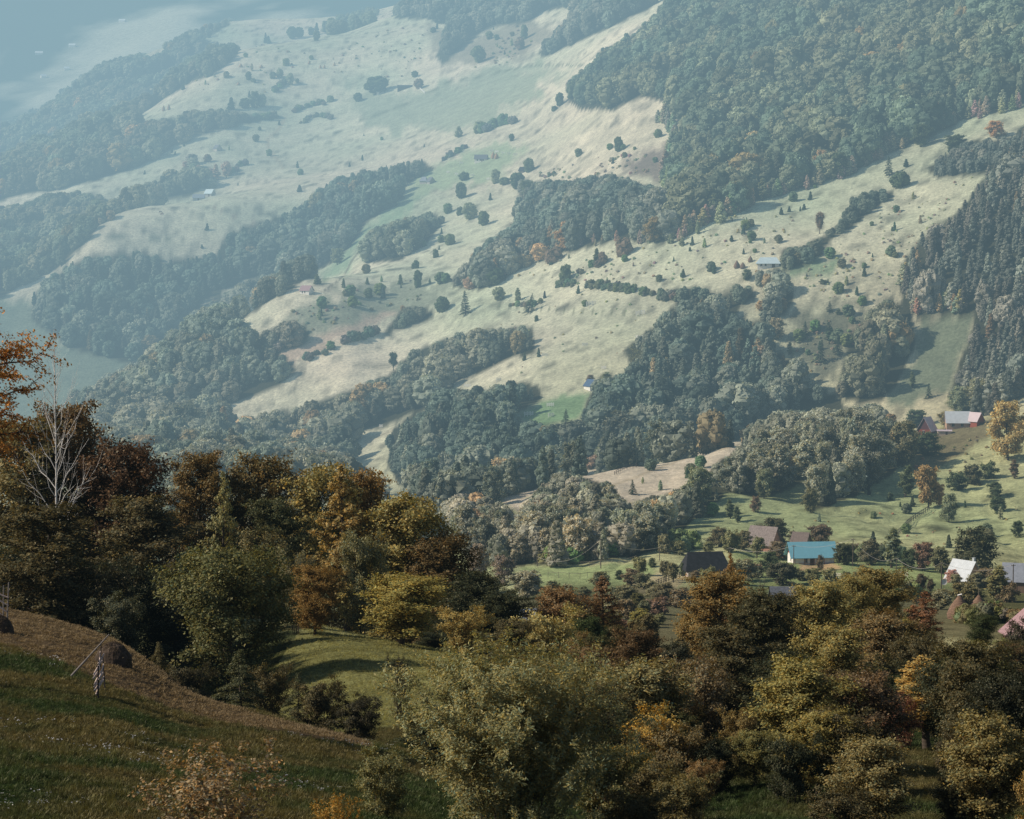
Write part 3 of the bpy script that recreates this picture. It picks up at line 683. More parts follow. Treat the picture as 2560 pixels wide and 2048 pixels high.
# ------------------------------------------------------------------ every tree of the woods gets a size and colour; the largest stand as things
sets = {}
for wk, (gx, gy, z, hh) in CAND.items():
    poly, h0, sp, kw, tA, tB, label = WOODS[wk]
    n = len(gx)
    kk = wr.choice(3, n, p=np.array(kw) / sum(kw))
    idx = np.zeros(n, int)
    for q, k in enumerate(('round', 'column', 'spruce')):
        s = kk == q; idx[s] = kind_idx(k, wr, s.sum())
    sc = hh / np.array([p[1] for p in PK])[idx]
    wd = sc * wr.uniform(.70, 1.12, n)
    mixf = np.clip(.5 + .9 * fbm(gx, gy, 60, 2, 5) + wr.normal(0, .38, n), 0, 1)[:, None]
    tint = (np.array(tA) * (1 - mixf) + np.array(tB) * mixf) * WOODK * np.array([1.0, .95, 1.2])
    tint = tint * (1 + wr.normal(0, .24, (n, 1))).clip(.5, 1.8); tint[kk == 2] *= .7
    aut = wr.uniform(size=n) < (.05 if wk in ('spur', 'hillock', 'lowleft') else .025)
    tint[aut] = tint[aut] * np.array([1.55, 1.1, .8])
    sets[wk] = dict(x=gx, y=gy, z=z, h=hh, k=kk, idx=idx, sc=sc, wd=wd, tint=np.clip(tint, .01, .8), rot=wr.uniform(0, 6.28, n))
# nearest broadleaf trees as individuals
pool = []
for wk in ('spur', 'hillock', 'clump', 'valley', 'lowleft', 'right'):
    s = sets[wk]
    for i in range(len(s['x'])):
        if s['k'][i] == 0 and abs(s['x'][i] / s['y'][i]) < .232:
            fr = s['z'][i] + s['h'][i]
            # how much of it shows above the trees standing before it is judged by its height alone
            pool.append((s['h'][i] / s['y'][i] * (1.25 if wk in ('spur', 'hillock') else 1.0), wk, i))
pool.sort(reverse=True)
WL = {'spur': ('tall', 'broadleaf tree of the crest wood below the red gabled farmhouse', 'broadleaf trees of the crest wood'),
      'hillock': ('low', 'broadleaf tree of the wood on the hillock above the village meadow', 'broadleaf trees of the hillock wood'),
      'clump': ('', 'broadleaf tree of the gully wood beside the spruces', 'broadleaf trees of the gully wood'),
      'valley': ('', 'broadleaf tree of the valley wood behind the bright green paddock', 'broadleaf trees of the valley wood'),
      'lowleft': ('', 'broadleaf tree of the wood on the lower spur beyond the near brown trees', 'broadleaf trees of the lower spur wood'),
      'right': ('', 'broadleaf tree of the young wood at the edge of the steep pasture', 'broadleaf trees of the young wood')}
def look(t):
    r_, g_, b_ = t
    if r_ > 1.25 * g_: return 'rusty'
    if r_ > 1.06 * g_: return 'olive brown'
    return 'pale green' if g_ > .105 * WOODK else 'dark green'
taken = {k: set() for k in sets}
for q, (_s, wk, i) in enumerate(pool[:NIND]):
    s = sets[wk]; taken[wk].add(i)
    h = s['h'][i]; w = h * .62 * wr.uniform(.8, 1.2); t = [float(v) for v in s['tint'][i]]
    kind = 'mid_round' if wr.uniform() < .45 else 'mid_egg'
    e = put_leafy(kind, 'broadleaf_tree', s['x'][i], s['y'][i], h, w, t, s['rot'][i], q)
    c = look(t)
    tag(e, ' '.join(x for x in (WL[wk][0], c, WL[wk][1]) if x), 'tree', c + ' ' + WL[wk][2])
for wk, s in sets.items():
    keep = np.array([i for i in range(len(s['x'])) if i not in taken[wk]])
    if len(keep) == 0: continue
    g = lambda k: s[k][keep]
    P = np.stack([g('x'), g('y'), g('z') - .4], 1)
    t4 = np.concatenate([g('tint'), np.ones((len(keep), 1))], 1)
    wood_object('woods', WOODS[wk][6], P, g('idx'), g('rot'), np.stack([g('wd'), g('wd'), g('sc')], 1), t4)
    print('WOOD', wk, len(keep), 'of', len(s['x']))
# hedges
for pts, h, sp, t, label in HEDGES:
    P, S, T = [], [], []
    for (x0, y0), (x1, y1) in zip(pts[:-1], pts[1:]):
        A = np.array(ground_at(x0, y0)); B = np.array(ground_at(x1, y1)); L = np.linalg.norm((B - A)[:2])
        if L > 400: continue
        for k in range(max(1, int(L / sp * 1.6))):
            f = (k + wr.uniform()) / max(1, int(L / sp * 1.6)); p = A + (B - A) * f + np.array([wr.normal(0, sp * .3), wr.normal(0, sp * .5), 0])
            p[2] = gz(p[0], p[1]) - .3; s_ = h * wr.uniform(.6, 1.25)
            P.append(p); S.append([s_ / 3.5 * .9, s_ / 3.5 * .9, s_ / 3.5]); T.append([c * WOODK * wr.uniform(.75, 1.25) for c in t] + [1])
    n = len(P)
    wood_object('hedge', label, np.array(P), kind_idx('bush', wr, n), wr.uniform(0, 6.28, n), np.array(S), np.array(T), 'hedge')

for pts, n, hA, kind, cols, lab in (
  ([(1690,600),(1790,550),(1860,516),(1935,486),(2040,458),(2110,440),(2225,378),(2310,346),(2410,296),(2515,270),(2560,256)], 120, 9.5, 'column', ((.15,.14,.10),(.165,.135,.10),(.155,.132,.10),(.10,.105,.07)), 'fringe of birches and pinkish autumn trees along the strip meadow'),
  ([(1140,716),(1200,700),(1260,684),(1330,655),(1400,628),(1480,606),(1560,598),(1640,606)], 46, 6.5, 'column', ((.15,.14,.10),(.16,.135,.10),(.13,.13,.09)), 'fringe of pale young trees along the foot of the ravine'),
  ([(1655,300),(1690,340),(1675,400),(1665,450),(1675,520),(1690,570)], 46, 12, 'column', ((.13,.145,.10),(.11,.125,.085)), 'pale poplars down the left edge of the beech wood'),
  ([(2253,700),(2290,780),(2350,772),(2430,782)], 26, 9, 'column', ((.13,.13,.09),(.17,.14,.08)), 'pale young trees along the foot of the steep young wood'),
  ([(470,410),(530,470),(560,440),(440,440),(330,500),(250,560)], 30, 8, 'round', ((.11,.12,.08),(.13,.11,.08)), 'loose trees along the top of the round meadow'),
  ([(620,820),(560,835),(520,860),(640,870),(700,880)], 24, 7, 'round', ((.11,.12,.085),(.15,.14,.09)), 'loose young trees under the shaded pasture')):
    P, S, T_ = [], [], []; q = np.array(pts, float); L = np.r_[0, np.cumsum(np.hypot(*np.diff(q, axis=0).T))]
    for k in range(n):
        s_ = wr.uniform(0, L[-1]); px = np.interp(s_, L, q[:, 0]) + wr.normal(0, 5); py = np.interp(s_, L, q[:, 1]) + wr.normal(0, 5)
        x, y, z = ground_at(px, py); h = hA * wr.uniform(.55, 1.35); c = cols[int(wr.integers(0, len(cols)))]
        wf = wr.uniform(.9, 1.5) * h / 12; P.append((x, y, z - .3)); S.append((wf, wf, h / 12)); T_.append([v * WOODK * wr.uniform(.75, 1.1) for v in c] + [1])
    wood_object('woods', lab, np.array(P), kind_idx(kind, wr, n), wr.uniform(0, 6.28, n), np.array(S), np.array(T_))

# ------------------------------------------------------------------ single trees out on the slopes and in the village
# kind, column, row of the foot, height px, width px, colour, label
SPR, DKG, MDG, PAL, OLV, ORG, PNK, BRN = (.030,.045,.030), (.045,.060,.032), (.065,.080,.042), (.12,.135,.085), (.095,.095,.045), (.22,.145,.07), (.20,.15,.115), (.11,.08,.055)
T = [
 ('spruce',458,225,17,11,SPR,'small dark spruce just below the left end of the ridge wood'),
 ('spruce',467,211,18,8,SPR,'thin dark conifer tight against the edge of the ridge wood'),
 ('round',622,200,21,14,DKG,'round dark tree alone in the upper pasture'),
 ('bush',634,206,10,12,MDG,'small green shrub beside the round tree in the upper pasture'),
 ('round',699,194,22,15,PAL,'pale green tree above the bushy row of the upper pasture'),
 ('round',726,213,30,15,PAL,'pale slender tree at the top of the bushy row'),
 ('spruce',664,108,27,10,SPR,'pointed conifer standing on the ridge line, left of its shorter neighbour'),
 ('spruce',671,109,20,12,SPR,'shorter conifer of the pair on the ridge line'),
 ('round',730,98,31,23,DKG,'large dark tree on the ridge line, left of a touching second crown'),
 ('round',748,94,26,22,DKG,'dark crown touching the large ridge tree on its right'),
 ('spruce',792,86,30,13,SPR,'tallest pointed conifer of the ridge group'),
 ('round',791,102,25,14,MDG,'egg-shaped tree in front of the pointed conifer on the ridge'),
 ('round',778,88,20,14,DKG,'low dark tree between the ridge pair and the pointed conifer'),
 ('round',816,81,28,18,MDG,'grey green tree at the right end of the ridge group'),
 ('spruce',578,275,33,20,SPR,'dark spruce on the lower edge of the steep upper pasture'),
 ('round',636,271,46,31,DKG,'tall dark tree with a flat top beside the grove of the upper pasture'),
 ('round',613,271,26,23,DKG,'squat dark tree left of the flat-topped one'),
 ('round',655,268,34,18,PAL,'pale bushy tree right of the flat-topped one'),
 ('apple',895,254,22,18,DKG,'small dark tree below the barn under the big crown'),
 ('spruce',430,382,12,6,SPR,'tiny spruce, higher of the two left of the weathered hut'),
 ('spruce',438,388,11,6,SPR,'tiny spruce, lower of the two left of the weathered hut'),
 ('spruce',460,366,9,7,SPR,'pair-sized tiny spruce at the meadow edge above the two small ones'),
 ('spruce',362,436,11,6,SPR,'tiny lone spruce in the pale strip below the left wood'),
 ('spruce',698,313,12,7,SPR,'tiny dark spruce near the top of the double track'),
 ('apple',519,405,20,17,BRN,'sparse crooked tree below the weathered hut'),
 ('column',540,450,42,20,PNK,'pinkish autumn tree, left of the two by the dark hedge'),
 ('round',566,440,36,22,PNK,'pale pink autumn tree, right of the two by the dark hedge'),
 ('spruce',749,480,19,13,SPR,'plump dark spruce in the middle of the long meadow'),
 ('spruce',817,478,20,13,SPR,'dark spruce above the edge of the hollow wood'),
 ('spruce',798,486,15,9,SPR,'smaller spruce beside the one above the hollow wood'),
 ('spruce',518,576,19,11,SPR,'dark spruce low on the round meadow'),
 ('spruce',505,621,11,8,SPR,'tiny spruce near the shaded foot of the round meadow'),
 ('spruce',874,417,12,6,SPR,'tiny spruce above the end of the hollow wood'),
 ('round',843,662,46,35,PAL,'large pale round tree standing free below the hollow wood'),
 ('column',793,711,27,18,MDG,'slim green tree uphill of the cottage with the purple roof'),
 ('spruce',86,761,33,13,SPR,'dark spruce alone on the strip of pasture at the far left'),
 ('spruce',115,734,25,10,SPR,'slender spruce at the upper end of the left pasture strip'),
 ('round',943,234,43,49,DKG,'broad dark tree spreading over the small grey barn'),
 ('round',1037,193,16,14,DKG,'small dark round tree above the long shed'),
 ('apple',1047,222,25,20,BRN,'crooked brownish tree beside the long shed'),
 ('round',1197,157,42,28,MDG,'upright oval tree between the pasture and the skyline wood'),
 ('round',1300,125,32,21,BRN,'brownish thin tree on the slope below the skyline wood'),
 ('round',1310,99,36,16,MDG,'green tree at the lower tip of the skyline wood'),
 ('round',1083,82,14,13,DKG,'small bush-like tree below the skyline wood'),
 ('round',1400,265,33,19,DKG,'dark small tree standing off the left edge of the beech wood'),
 ('round',1431,247,44,25,MDG,'taller tree right at the left edge of the beech wood'),
 ('bush',1386,277,12,14,DKG,'dark shrub below the left edge of the beech wood'),
 ('round',1279,353,19,12,DKG,'small tree in the pasture above the hay frames'),
 ('apple',1546,380,38,20,DKG,'lone long-stemmed tree on the dry pasture'),
 ('round',1322,430,34,23,MDG,'oval tree beside the tiny black hut'),
 ('bush',1161,451,20,23,DKG,'dark round bush on the bright lawn'),
 ('round',1153,496,40,26,DKG,'round dark tree casting a long shadow below the bright lawn'),
 ('column',1147,344,30,18,PAL,'pale willow-like tree in the shaded pasture'),
 ('spruce',1226,501,20,9,SPR,'narrow little spruce below the grove of four trees'),
 ('round',1239,459,36,20,PAL,'pale see-through tree behind the hay frames'),
 ('round',1262,462,19,23,MDG,'low green tree between the pale tree and the tall grove'),
 ('round',1293,472,40,29,DKG,'left tree of the grove of round trees under the black hut'),
 ('round',1322,494,48,36,MDG,'middle tree of the grove of round trees under the black hut'),
 ('round',1348,500,42,30,PAL,'right tree of the grove of round trees under the black hut'),
 ('bush',1373,442,12,9,MDG,'left of two tiny shrubs on the dry slope'),
 ('bush',1385,440,13,11,MDG,'right of two tiny shrubs on the dry slope'),
 ('round',1174,549,42,32,PAL,'pale half-bare tree above the oval clump'),
 ('bush',1150,538,20,16,DKG,'dark bush left of the pale half-bare tree'),
 ('round',1208,564,36,25,MDG,'green round tree right of the pale half-bare tree'),
 ('round',1416,627,80,58,ORG,'big orange autumn tree at the foot of the ravine'),
 ('round',1485,602,45,26,PNK,'smaller peach coloured tree beside the big orange one'),
 ('round',1636,606,72,50,(.15,.115,.05),'large olive tree leading the birch belt'),
 ('bush',1560,637,40,40,BRN,'leafless brown bush at the top of the stony pasture'),
 ('column',1490,665,46,19,MDG,'slim green tree above the short dark hedge'),
 ('round',1506,661,32,18,BRN,'bare brown tree above the short dark hedge'),
 ('bush',1414,702,38,30,MDG,'rounded grey green bush on the stony pasture'),
 ('column',1677,609,26,15,PAL,'small pale tree, left of two below the birch belt'),
 ('column',1705,615,23,14,PAL,'small pale tree, right of two below the birch belt'),
 ('bush',1039,671,20,19,DKG,'dark round bush on the rough slope below the oval clump'),
 ('bush',1089,644,20,15,DKG,'small dark bush just under the oval clump'),
 ('round',1045,719,44,19,DKG,'dark slim tree on the rough slope'),
 ('spruce',1001,711,27,14,MDG,'small conifer left of the dark slim tree'),
 ('spruce',918,711,19,10,MDG,'small conifer near the top of the rough slope'),
 ('spruce',859,720,26,11,MDG,'thin conifer right of the cottage with the purple roof'),
 ('round',1268,686,38,27,(.34,.22,.13),'peach coloured tree on the edge of the bright meadow'),
 ('round',1176,722,30,32,(.22,.15,.10),'rusty round tree at the tip of the ravine'),
 ('round',1237,712,42,38,DKG,'dark round tree beside the peach coloured one'),
 ('round',1350,652,44,40,(.30,.21,.11),'pale golden tree in the fringe of the ravine'),
 ('bush',1384,655,32,44,BRN,'bare brown thicket under the big orange tree'),
 ('bush',1310,668,30,40,(.20,.17,.10),'yellowing bush in the fringe of the ravine'),
 ('spruce',1380,661,20,14,SPR,'small dark spruce below the bare thicket'),
 ('spruce',1164,787,62,33,SPR,'large dark spruce alone on the bright meadow, left of two'),
 ('spruce',1320,783,52,28,SPR,'dark spruce alone on the bright meadow, right of two'),
 ('round',1105,779,38,31,DKG,'round dark tree at the upper end of the hedgerow'),
 ('round',1247,751,34,27,PAL,'pale round tree between the two large spruces'),
 ('column',1294,753,36,16,PAL,'pale narrow tree left of the right-hand spruce'),
 ('bush',1341,803,15,9,DKG,'small bush below the right-hand spruce'),
 ('apple',984,927,50,31,SPR,'lollipop-shaped dark tree alone on the long meadow'),
 ('spruce',1414,1075,54,27,SPR,'pointed spruce at the edge of the bright green paddock'),
 ('spruce',1583,1236,40,22,SPR,'dark spruce on the pinkish meadow'),
 ('spruce',1347,1200,46,23,SPR,'dark spruce at the lower edge of the valley wood'),
 ('spruce',1291,1221,30,17,SPR,'small spruce beside the pale tree at the wood edge'),
 ('round',1317,1225,46,34,PAL,'pale round tree at the lower edge of the valley wood'),
 ('round',1625,1142,70,92,(.115,.12,.06),'broad spreading tree above the crooked fence'),
 ('round',1644,1154,44,31,PAL,'pale tree in front of the broad spreading one'),
 ('apple',1688,1144,40,36,BRN,'brownish open tree on the skyline of the pinkish meadow'),
 ('round',1508,1168,60,50,PAL,'pale grey green tree at the corner of the valley wood'),
 ('round',1545,1155,50,44,MDG,'green tree left of the broad spreading one'),
 ('bush',1478,1170,34,50,PNK,'pinkish bush at the corner of the valley wood'),
 ('bush',1710,1136,32,34,PAL,'pale shrub in the row on top of the pinkish meadow'),
 ('bush',1745,1128,40,36,BRN,'brown shrub in the row on top of the pinkish meadow'),
 ('bush',1780,1118,42,34,PAL,'silvery shrub in the row on top of the pinkish meadow'),
 ('bush',1815,1106,40,36,MDG,'green shrub in the row on top of the pinkish meadow'),
 ('bare',1594,946,90,56,OLV,'open branched tree at the dark wood above the blue roofed cottage'),
 ('round',1475,956,22,22,BRN,'reddish little tree behind the blue roofed cottage'),
 ('column',1512,1002,74,44,PAL,'pale drooping tree right of the blue roofed cottage'),
 ('bush',1867,700,26,28,MDG,'round shrub below the three haystacks'),
 ('spruce',1708,694,23,12,DKG,'small dark conifer on the stony pasture'),
 ('spruce',1725,628,12,8,SPR,'tiny conifer at the foot of the birch belt meadow'),
 ('spruce',2026,500,23,12,SPR,'pointed spruce, highest of the four on the strip meadow'),
 ('spruce',1953,537,20,11,SPR,'left spruce of the four on the strip meadow'),
 ('spruce',1973,530,16,9,SPR,'second spruce of the four on the strip meadow'),
 ('spruce',2010,524,16,11,SPR,'squat spruce of the four on the strip meadow'),
 ('spruce',1829,604,17,12,SPR,'small dark spruce above the white-walled barn'),
 ('apple',2049,585,58,31,BRN,'tall thin-crowned tree standing over the climbing hedge'),
 ('column',1907,502,58,27,PAL,'pale birch in front of the birch belt'),
 ('column',1786,547,64,34,PAL,'pale birch at the left end of the birch belt'),
 ('round',1845,528,84,70,(.11,.095,.05),'big brownish tree of the birch belt'),
 ('round',2096,448,74,46,DKG,'dark tree standing out in front of the birch belt'),
 ('round',2052,440,72,40,(.22,.16,.09),'golden tall tree of the belt behind the strip meadow'),
 ('round',2166,402,62,38,PNK,'pink autumn tree of the belt'),
 ('round',2216,370,56,40,MDG,'green tree of the belt right of the pink one'),
 ('round',2302,368,66,50,DKG,'dark oval tree at the gap in the belt'),
 ('round',2325,326,76,62,(.20,.125,.07),'large rusty tree above the dark oval one'),
 ('round',2255,345,64,40,(.21,.145,.12),'reddish tree in the belt'),
 ('spruce',2223,440,52,26,SPR,'tall dark spruce at the end of the strip meadow'),
 ('spruce',2265,418,22,15,SPR,'small dark spruce right of the tall one'),
 ('bush',2252,468,38,42,DKG,'rounded dark bush at the head of the climbing hedge'),
 ('round',2385,384,52,60,DKG,'round dark tree below the upper strip of meadow'),
 ('round',2490,345,48,50,(.24,.14,.06),'golden tree at the end of the upper strip of meadow'),
 ('spruce',2074,781,30,18,SPR,'spruce in the open above the shaded pasture'),
 ('bush',2059,710,13,20,DKG,'low dark shrub on the steep pasture'),
 ('spruce',2013,839,38,22,SPR,'spruce above the dark spruce pair'),
 ('spruce',2080,854,56,34,SPR,'broad dark spruce, upper of the pair'),
 ('spruce',2094,888,52,28,SPR,'dark spruce, lower of the pair'),
 ('spruce',2050,908,62,30,SPR,'tallest spruce on the shaded pasture'),
 ('column',1975,888,35,16,PAL,'small pale tree left of the tallest spruce'),
 ('bush',2096,786,15,14,DKG,'dark bush right of the spruce in the open'),
 ('round',1940,850,62,50,(.17,.15,.10),'pale brown round tree at the lip of the dark valley'),
 ('round',1905,920,64,60,(.17,.13,.09),'fan-shaped pale brown tree over the dark valley'),
 ('round',1903,776,28,26,(.24,.17,.08),'yellowish tree in the pale grove'),
 ('round',1980,945,36,24,ORG,'small orange tree in the dark valley'),
 ('column',2282,971,44,16,MDG,'lone slim tree at the edge of the shaded meadow'),
 ('spruce',2321,996,40,19,SPR,'spruce above the farm with the red gable'),
 ('round',2520,1150,165,108,(.23,.18,.08),'large golden tree right of the white roofed farm'),
 ('round',2400,1032,72,58,PAL,'pale drooping tree behind the white roofs'),
 ('round',2450,1028,92,76,(.13,.13,.08),'big pale tree right behind the white roofs'),
 ('round',2362,1066,44,36,(.15,.13,.07),'greenish tree between the red gabled house and the white roofs'),
 ('round',2293,1070,52,56,DKG,'dark green tree left of the red gabled house'),
 ('round',2260,1160,120,84,(.10,.095,.055),'tall grey green tree below the red gabled house'),
 ('round',2320,1140,66,66,DKG,'dark tree in the hollow under the red gabled house'),
 ('column',2263,1243,84,40,MDG,'slim tree with a bare stem on the green slope'),
 ('round',2322,1270,122,66,(.17,.12,.055),'tall orange brown tree on the green slope'),
 ('round',2348,1268,68,32,ORG,'small orange tree beside the tall orange brown one'),
 ('round',2372,1306,82,48,PAL,'silvery tree below the top of the diagonal fence'),
 ('bush',2226,1252,23,18,DKG,'small dark shrub on the green slope'),
 ('round',2486,1247,50,40,DKG,'dark round tree on the right of the green slope'),
 ('bush',2495,1281,38,46,DKG,'dark rounded bush below the dark round tree'),
 ('column',2537,1197,50,27,BRN,'slim brown tree under the large golden one'),
 ('bush',2392,1225,44,52,DKG,'left bush of the row running up to the golden tree'),
 ('bush',2432,1211,48,54,(.055,.055,.03),'middle bush of the row running up to the golden tree'),
 ('bush',2468,1196,44,46,MDG,'right bush of the row running up to the golden tree'),
 ('bush',2281,1267,13,18,DKG,'tiny bush on the green slope'),
 ('column',1827,1297,52,26,MDG,'narrow tree at the foot of the hillock'),
 ('column',1845,1307,44,24,MDG,'second narrow tree at the foot of the hillock'),
 ('round',1888,1280,45,29,BRN,'small brownish tree on the sunny slope'),
 ('round',2027,1281,70,42,(.085,.085,.045),'grey green tree at the lowest tip of the crest wood'),
 ('round',1752,1262,108,74,PAL,'large silvery willow between the pinkish and the green slopes'),
 ('round',1910,1247,84,52,(.115,.125,.075),'silvery green tree in front of the crest wood'),
 ('round',1931,1364,80,84,(.055,.055,.03),'dark bushy tree behind the shingled barn'),
 ('round',1798,1368,56,62,(.085,.075,.04),'brown green tree left of the shingled barn'),
 ('round',1858,1374,56,50,(.095,.085,.045),'round tree hugging the shingled barn'),
 ('apple',2052,1366,60,84,(.080,.062,.042),'round topped orchard tree behind the turquoise roof'),
 ('bush',1992,1352,26,44,(.09,.08,.05),'low bush between the two barns'),
 ('round',2108,1412,62,58,(.045,.05,.028),'dark tree touching the right end of the turquoise roof'),
 ('round',2176,1412,72,54,(.085,.08,.05),'grey brown tree behind the lawn'),
 ('column',2228,1420,104,50,PAL,'tall silvery tree behind the lawn'),
 ('round',2270,1424,60,48,DKG,'dark tree behind the small fence'),
 ('round',2306,1427,82,58,(.13,.085,.06),'reddish brown tree behind the lawn'),
 ('round',2352,1434,76,52,(.085,.085,.045),'olive tree left of the white roofed house'),
 ('round',2437,1442,138,108,(.042,.045,.025),'massive dark tree behind the white roofed house'),
 ('apple',2302,1489,60,42,(.055,.045,.028),'orchard tree with a bare stem on the lawn'),
 ('apple',2326,1484,40,28,(.055,.045,.028),'smaller orchard tree close to its twin on the lawn'),
 ('column',2492,1504,97,58,(.12,.115,.055),'pale feathery tree between the white roofed house and the right barn'),
 ('round',2418,1520,74,90,(.085,.075,.035),'broad low tree before the white roofed house'),
 ('round',2380,1458,40,36,(.25,.15,.13),'pinkish shrub against the white roofed house'),
 ('round',2545,1344,50,32,DKG,'dark small tree at the right border above the village'),
 ('apple',1663,1454,58,36,(.105,.10,.06),'left orchard tree beside the dark roofed barn'),
 ('apple',1684,1457,54,42,(.095,.09,.05),'second orchard tree beside the dark roofed barn'),
 ('bush',1712,1440,34,28,MDG,'green bush at the gable of the dark roofed barn'),
 ('round',1926,1432,60,54,DKG,'dark garden tree left of the turquoise roofed house'),
 ('round',1957,1464,68,82,(.050,.050,.032),'big dark garden tree below the turquoise roofed house'),
 ('bare',1906,1472,56,36,PAL,'half bare pale tree before the garden trees'),
 ('bush',2050,1426,38,22,(.08,.065,.045),'small bush before the porch of the turquoise roofed house'),
 ('bush',1960,1516,36,38,(.08,.075,.045),'bush beside the low shingled roof'),
 ('round',1197,1447,98,54,(.14,.115,.09),'left of the brownish pair of trees at the bottom of the valley'),
 ('round',1256,1464,88,56,(.13,.105,.085),'right of the brownish pair of trees at the bottom of the valley'),
 ('round',1318,1497,84,94,(.15,.145,.105),'silvery broad tree at the left end of the village meadow'),
 ('bush',1231,1484,44,48,(.13,.12,.07),'pale bush between the brownish pair'),
 ('round',1548,1450,30,23,DKG,'small tree on the bright village meadow'),
 ('round',1630,1418,28,20,MDG,'small round tree beside the slanting pole'),
 ('bush',1385,1406,36,46,(.15,.11,.09),'pinkish bush at the top of the village meadow'),
 ('round',1610,1472,48,52,(.085,.085,.05),'bushy tree left of the orchard'),
 ('round',1572,1508,52,64,(.10,.095,.055),'spreading bush in front of the village meadow'),
 ('round',1660,1500,50,60,(.095,.085,.05),'brownish bush below the orchard'),
 ('bush',1705,1520,50,70,(.10,.08,.05),'dry brown bush in front of the dark roofed barn'),
 ('bush',1640,1535,46,70,(.11,.075,.055),'reddish brown bush below the orchard'),
]
TN = {'round': 'broadleaf_tree', 'column': 'birch_tree', 'spruce': 'spruce_tree', 'bush': 'shrub', 'apple': 'orchard_tree', 'bare': 'open_tree'}
TC = {'round': 'tree', 'column': 'birch', 'spruce': 'spruce', 'bush': 'bush', 'apple': 'tree', 'bare': 'tree'}
for q, (k, px, py, hp, wp, t, lab) in enumerate(T):
    x, y, z = ground_at(px, py)
    mpp = y / F
    h, w = hp * mpp * 1.02, wp * mpp * 1.08
    t = [c * (2.35 if y > 900 else 2.15) for c in t]
    rot = (q * 2.39) % 6.28
    if y < 1150 or hp > 44:
        e = put_leafy('mid_' + k, TN[k], x, y, h, w, t, rot, q)
    else:
        kk = {'apple': 'round', 'bare': 'round'}.get(k, k)
        e = put_small(kk, TN[k], x, y, h, w, t, rot, q)
    tag(e, lab, TC[k])
    if k == 'spruce': e['group'] = 'spruces standing in the open'

# scrub and hummocks dotted over the pastures
SCRUB = [([(1290,690),(1440,640),(1620,610),(1700,560),(1900,520),(2000,540),(1960,620),(1900,690),(1690,740),(1450,715)], 190, 2.0, (.10,.12,.075), 'scattered low scrub on the stony pasture'),
 ([(1990,700),(2060,640),(2150,560),(2300,470),(2440,440),(2300,600),(2250,720),(2180,770),(2050,780)], 260, 1.9, (.10,.12,.075), 'low juniper scrub over the steep pasture'),
 ([(760,170),(900,90),(1080,50),(1070,130),(1000,200),(880,190)], 90, 2.2, (.09,.10,.065), 'scrub on the brownish bank of the upper pasture'),
 ([(1120,170),(1300,60),(1340,120),(1200,200)], 90, 2.6, (.08,.10,.065), 'scrub on the slope under the skyline wood'),
 ([(1300,440),(1560,380),(1680,400),(1600,450),(1400,450)], 110, 2.6, (.09,.10,.07), 'scrub on the dry slope above the ravine'),
 ([(700,790),(900,720),(1130,680),(1160,720),(900,790),(740,850)], 120, 2.6, (.08,.10,.065), 'scrub on the shaded rough slope'),
 ([(1960,830),(2090,790),(2200,790),(2100,900),(2000,960)], 120, 2.0, (.09,.10,.065), 'scrub on the shaded pasture around the spruces'),
 ([(400,150),(640,110),(800,130),(700,240),(500,230)], 70, 2.2, (.09,.10,.065), 'sparse scrub of the upper pasture'),
 ([(2250,1130),(2420,1090),(2480,1100),(2430,1190),(2300,1260),(2240,1230)], 60, 1.9, (.07,.075,.04), 'dark scrub on the slope under the farmhouses'),
 ([(1900,1330),(2240,1260),(2540,1260),(2560,1380),(2200,1390)], 60, 1.3, (.10,.10,.05), 'tussocks on the sunny slope above the village'),
 ([(1090,770),(1400,720),(1640,760),(1560,880),(1300,940),(1150,880)], 60, 1.6, (.10,.12,.07), 'few low bushes on the bright meadow')]
for poly, n, h, t, lab in SCRUB:
    q = np.array(poly, float); P, S, T_ = [], [], []
    while len(P) < n:
        px = wr.uniform(q[:, 0].min(), q[:, 0].max()); py = wr.uniform(q[:, 1].min(), q[:, 1].max())
        if not in_poly(np.array([px]), np.array([py]), poly)[0]: n -= .25; continue
        if fbm(px, py, 60, 2, 5) < wr.uniform(-.7, .3): n -= .1; continue
        x, y, z = ground_at(px, py); s_ = h * wr.uniform(.2, .85) * (y / 1500) ** .4
        P.append((x, y, z - .15)); S.append([s_ / 3.5, s_ / 3.5, s_ / 3.5 * .9]); T_.append([c * WOODK * wr.uniform(.9, 1.5) * k_ for c, k_ in zip(t, (1.25, 1, 1.05))] + [1])
    n = len(P)
    wood_object('scrub', lab, np.array(P), kind_idx('bush', wr, n), wr.uniform(0, 6.28, n), np.array(S), np.array(T_), 'scrub')

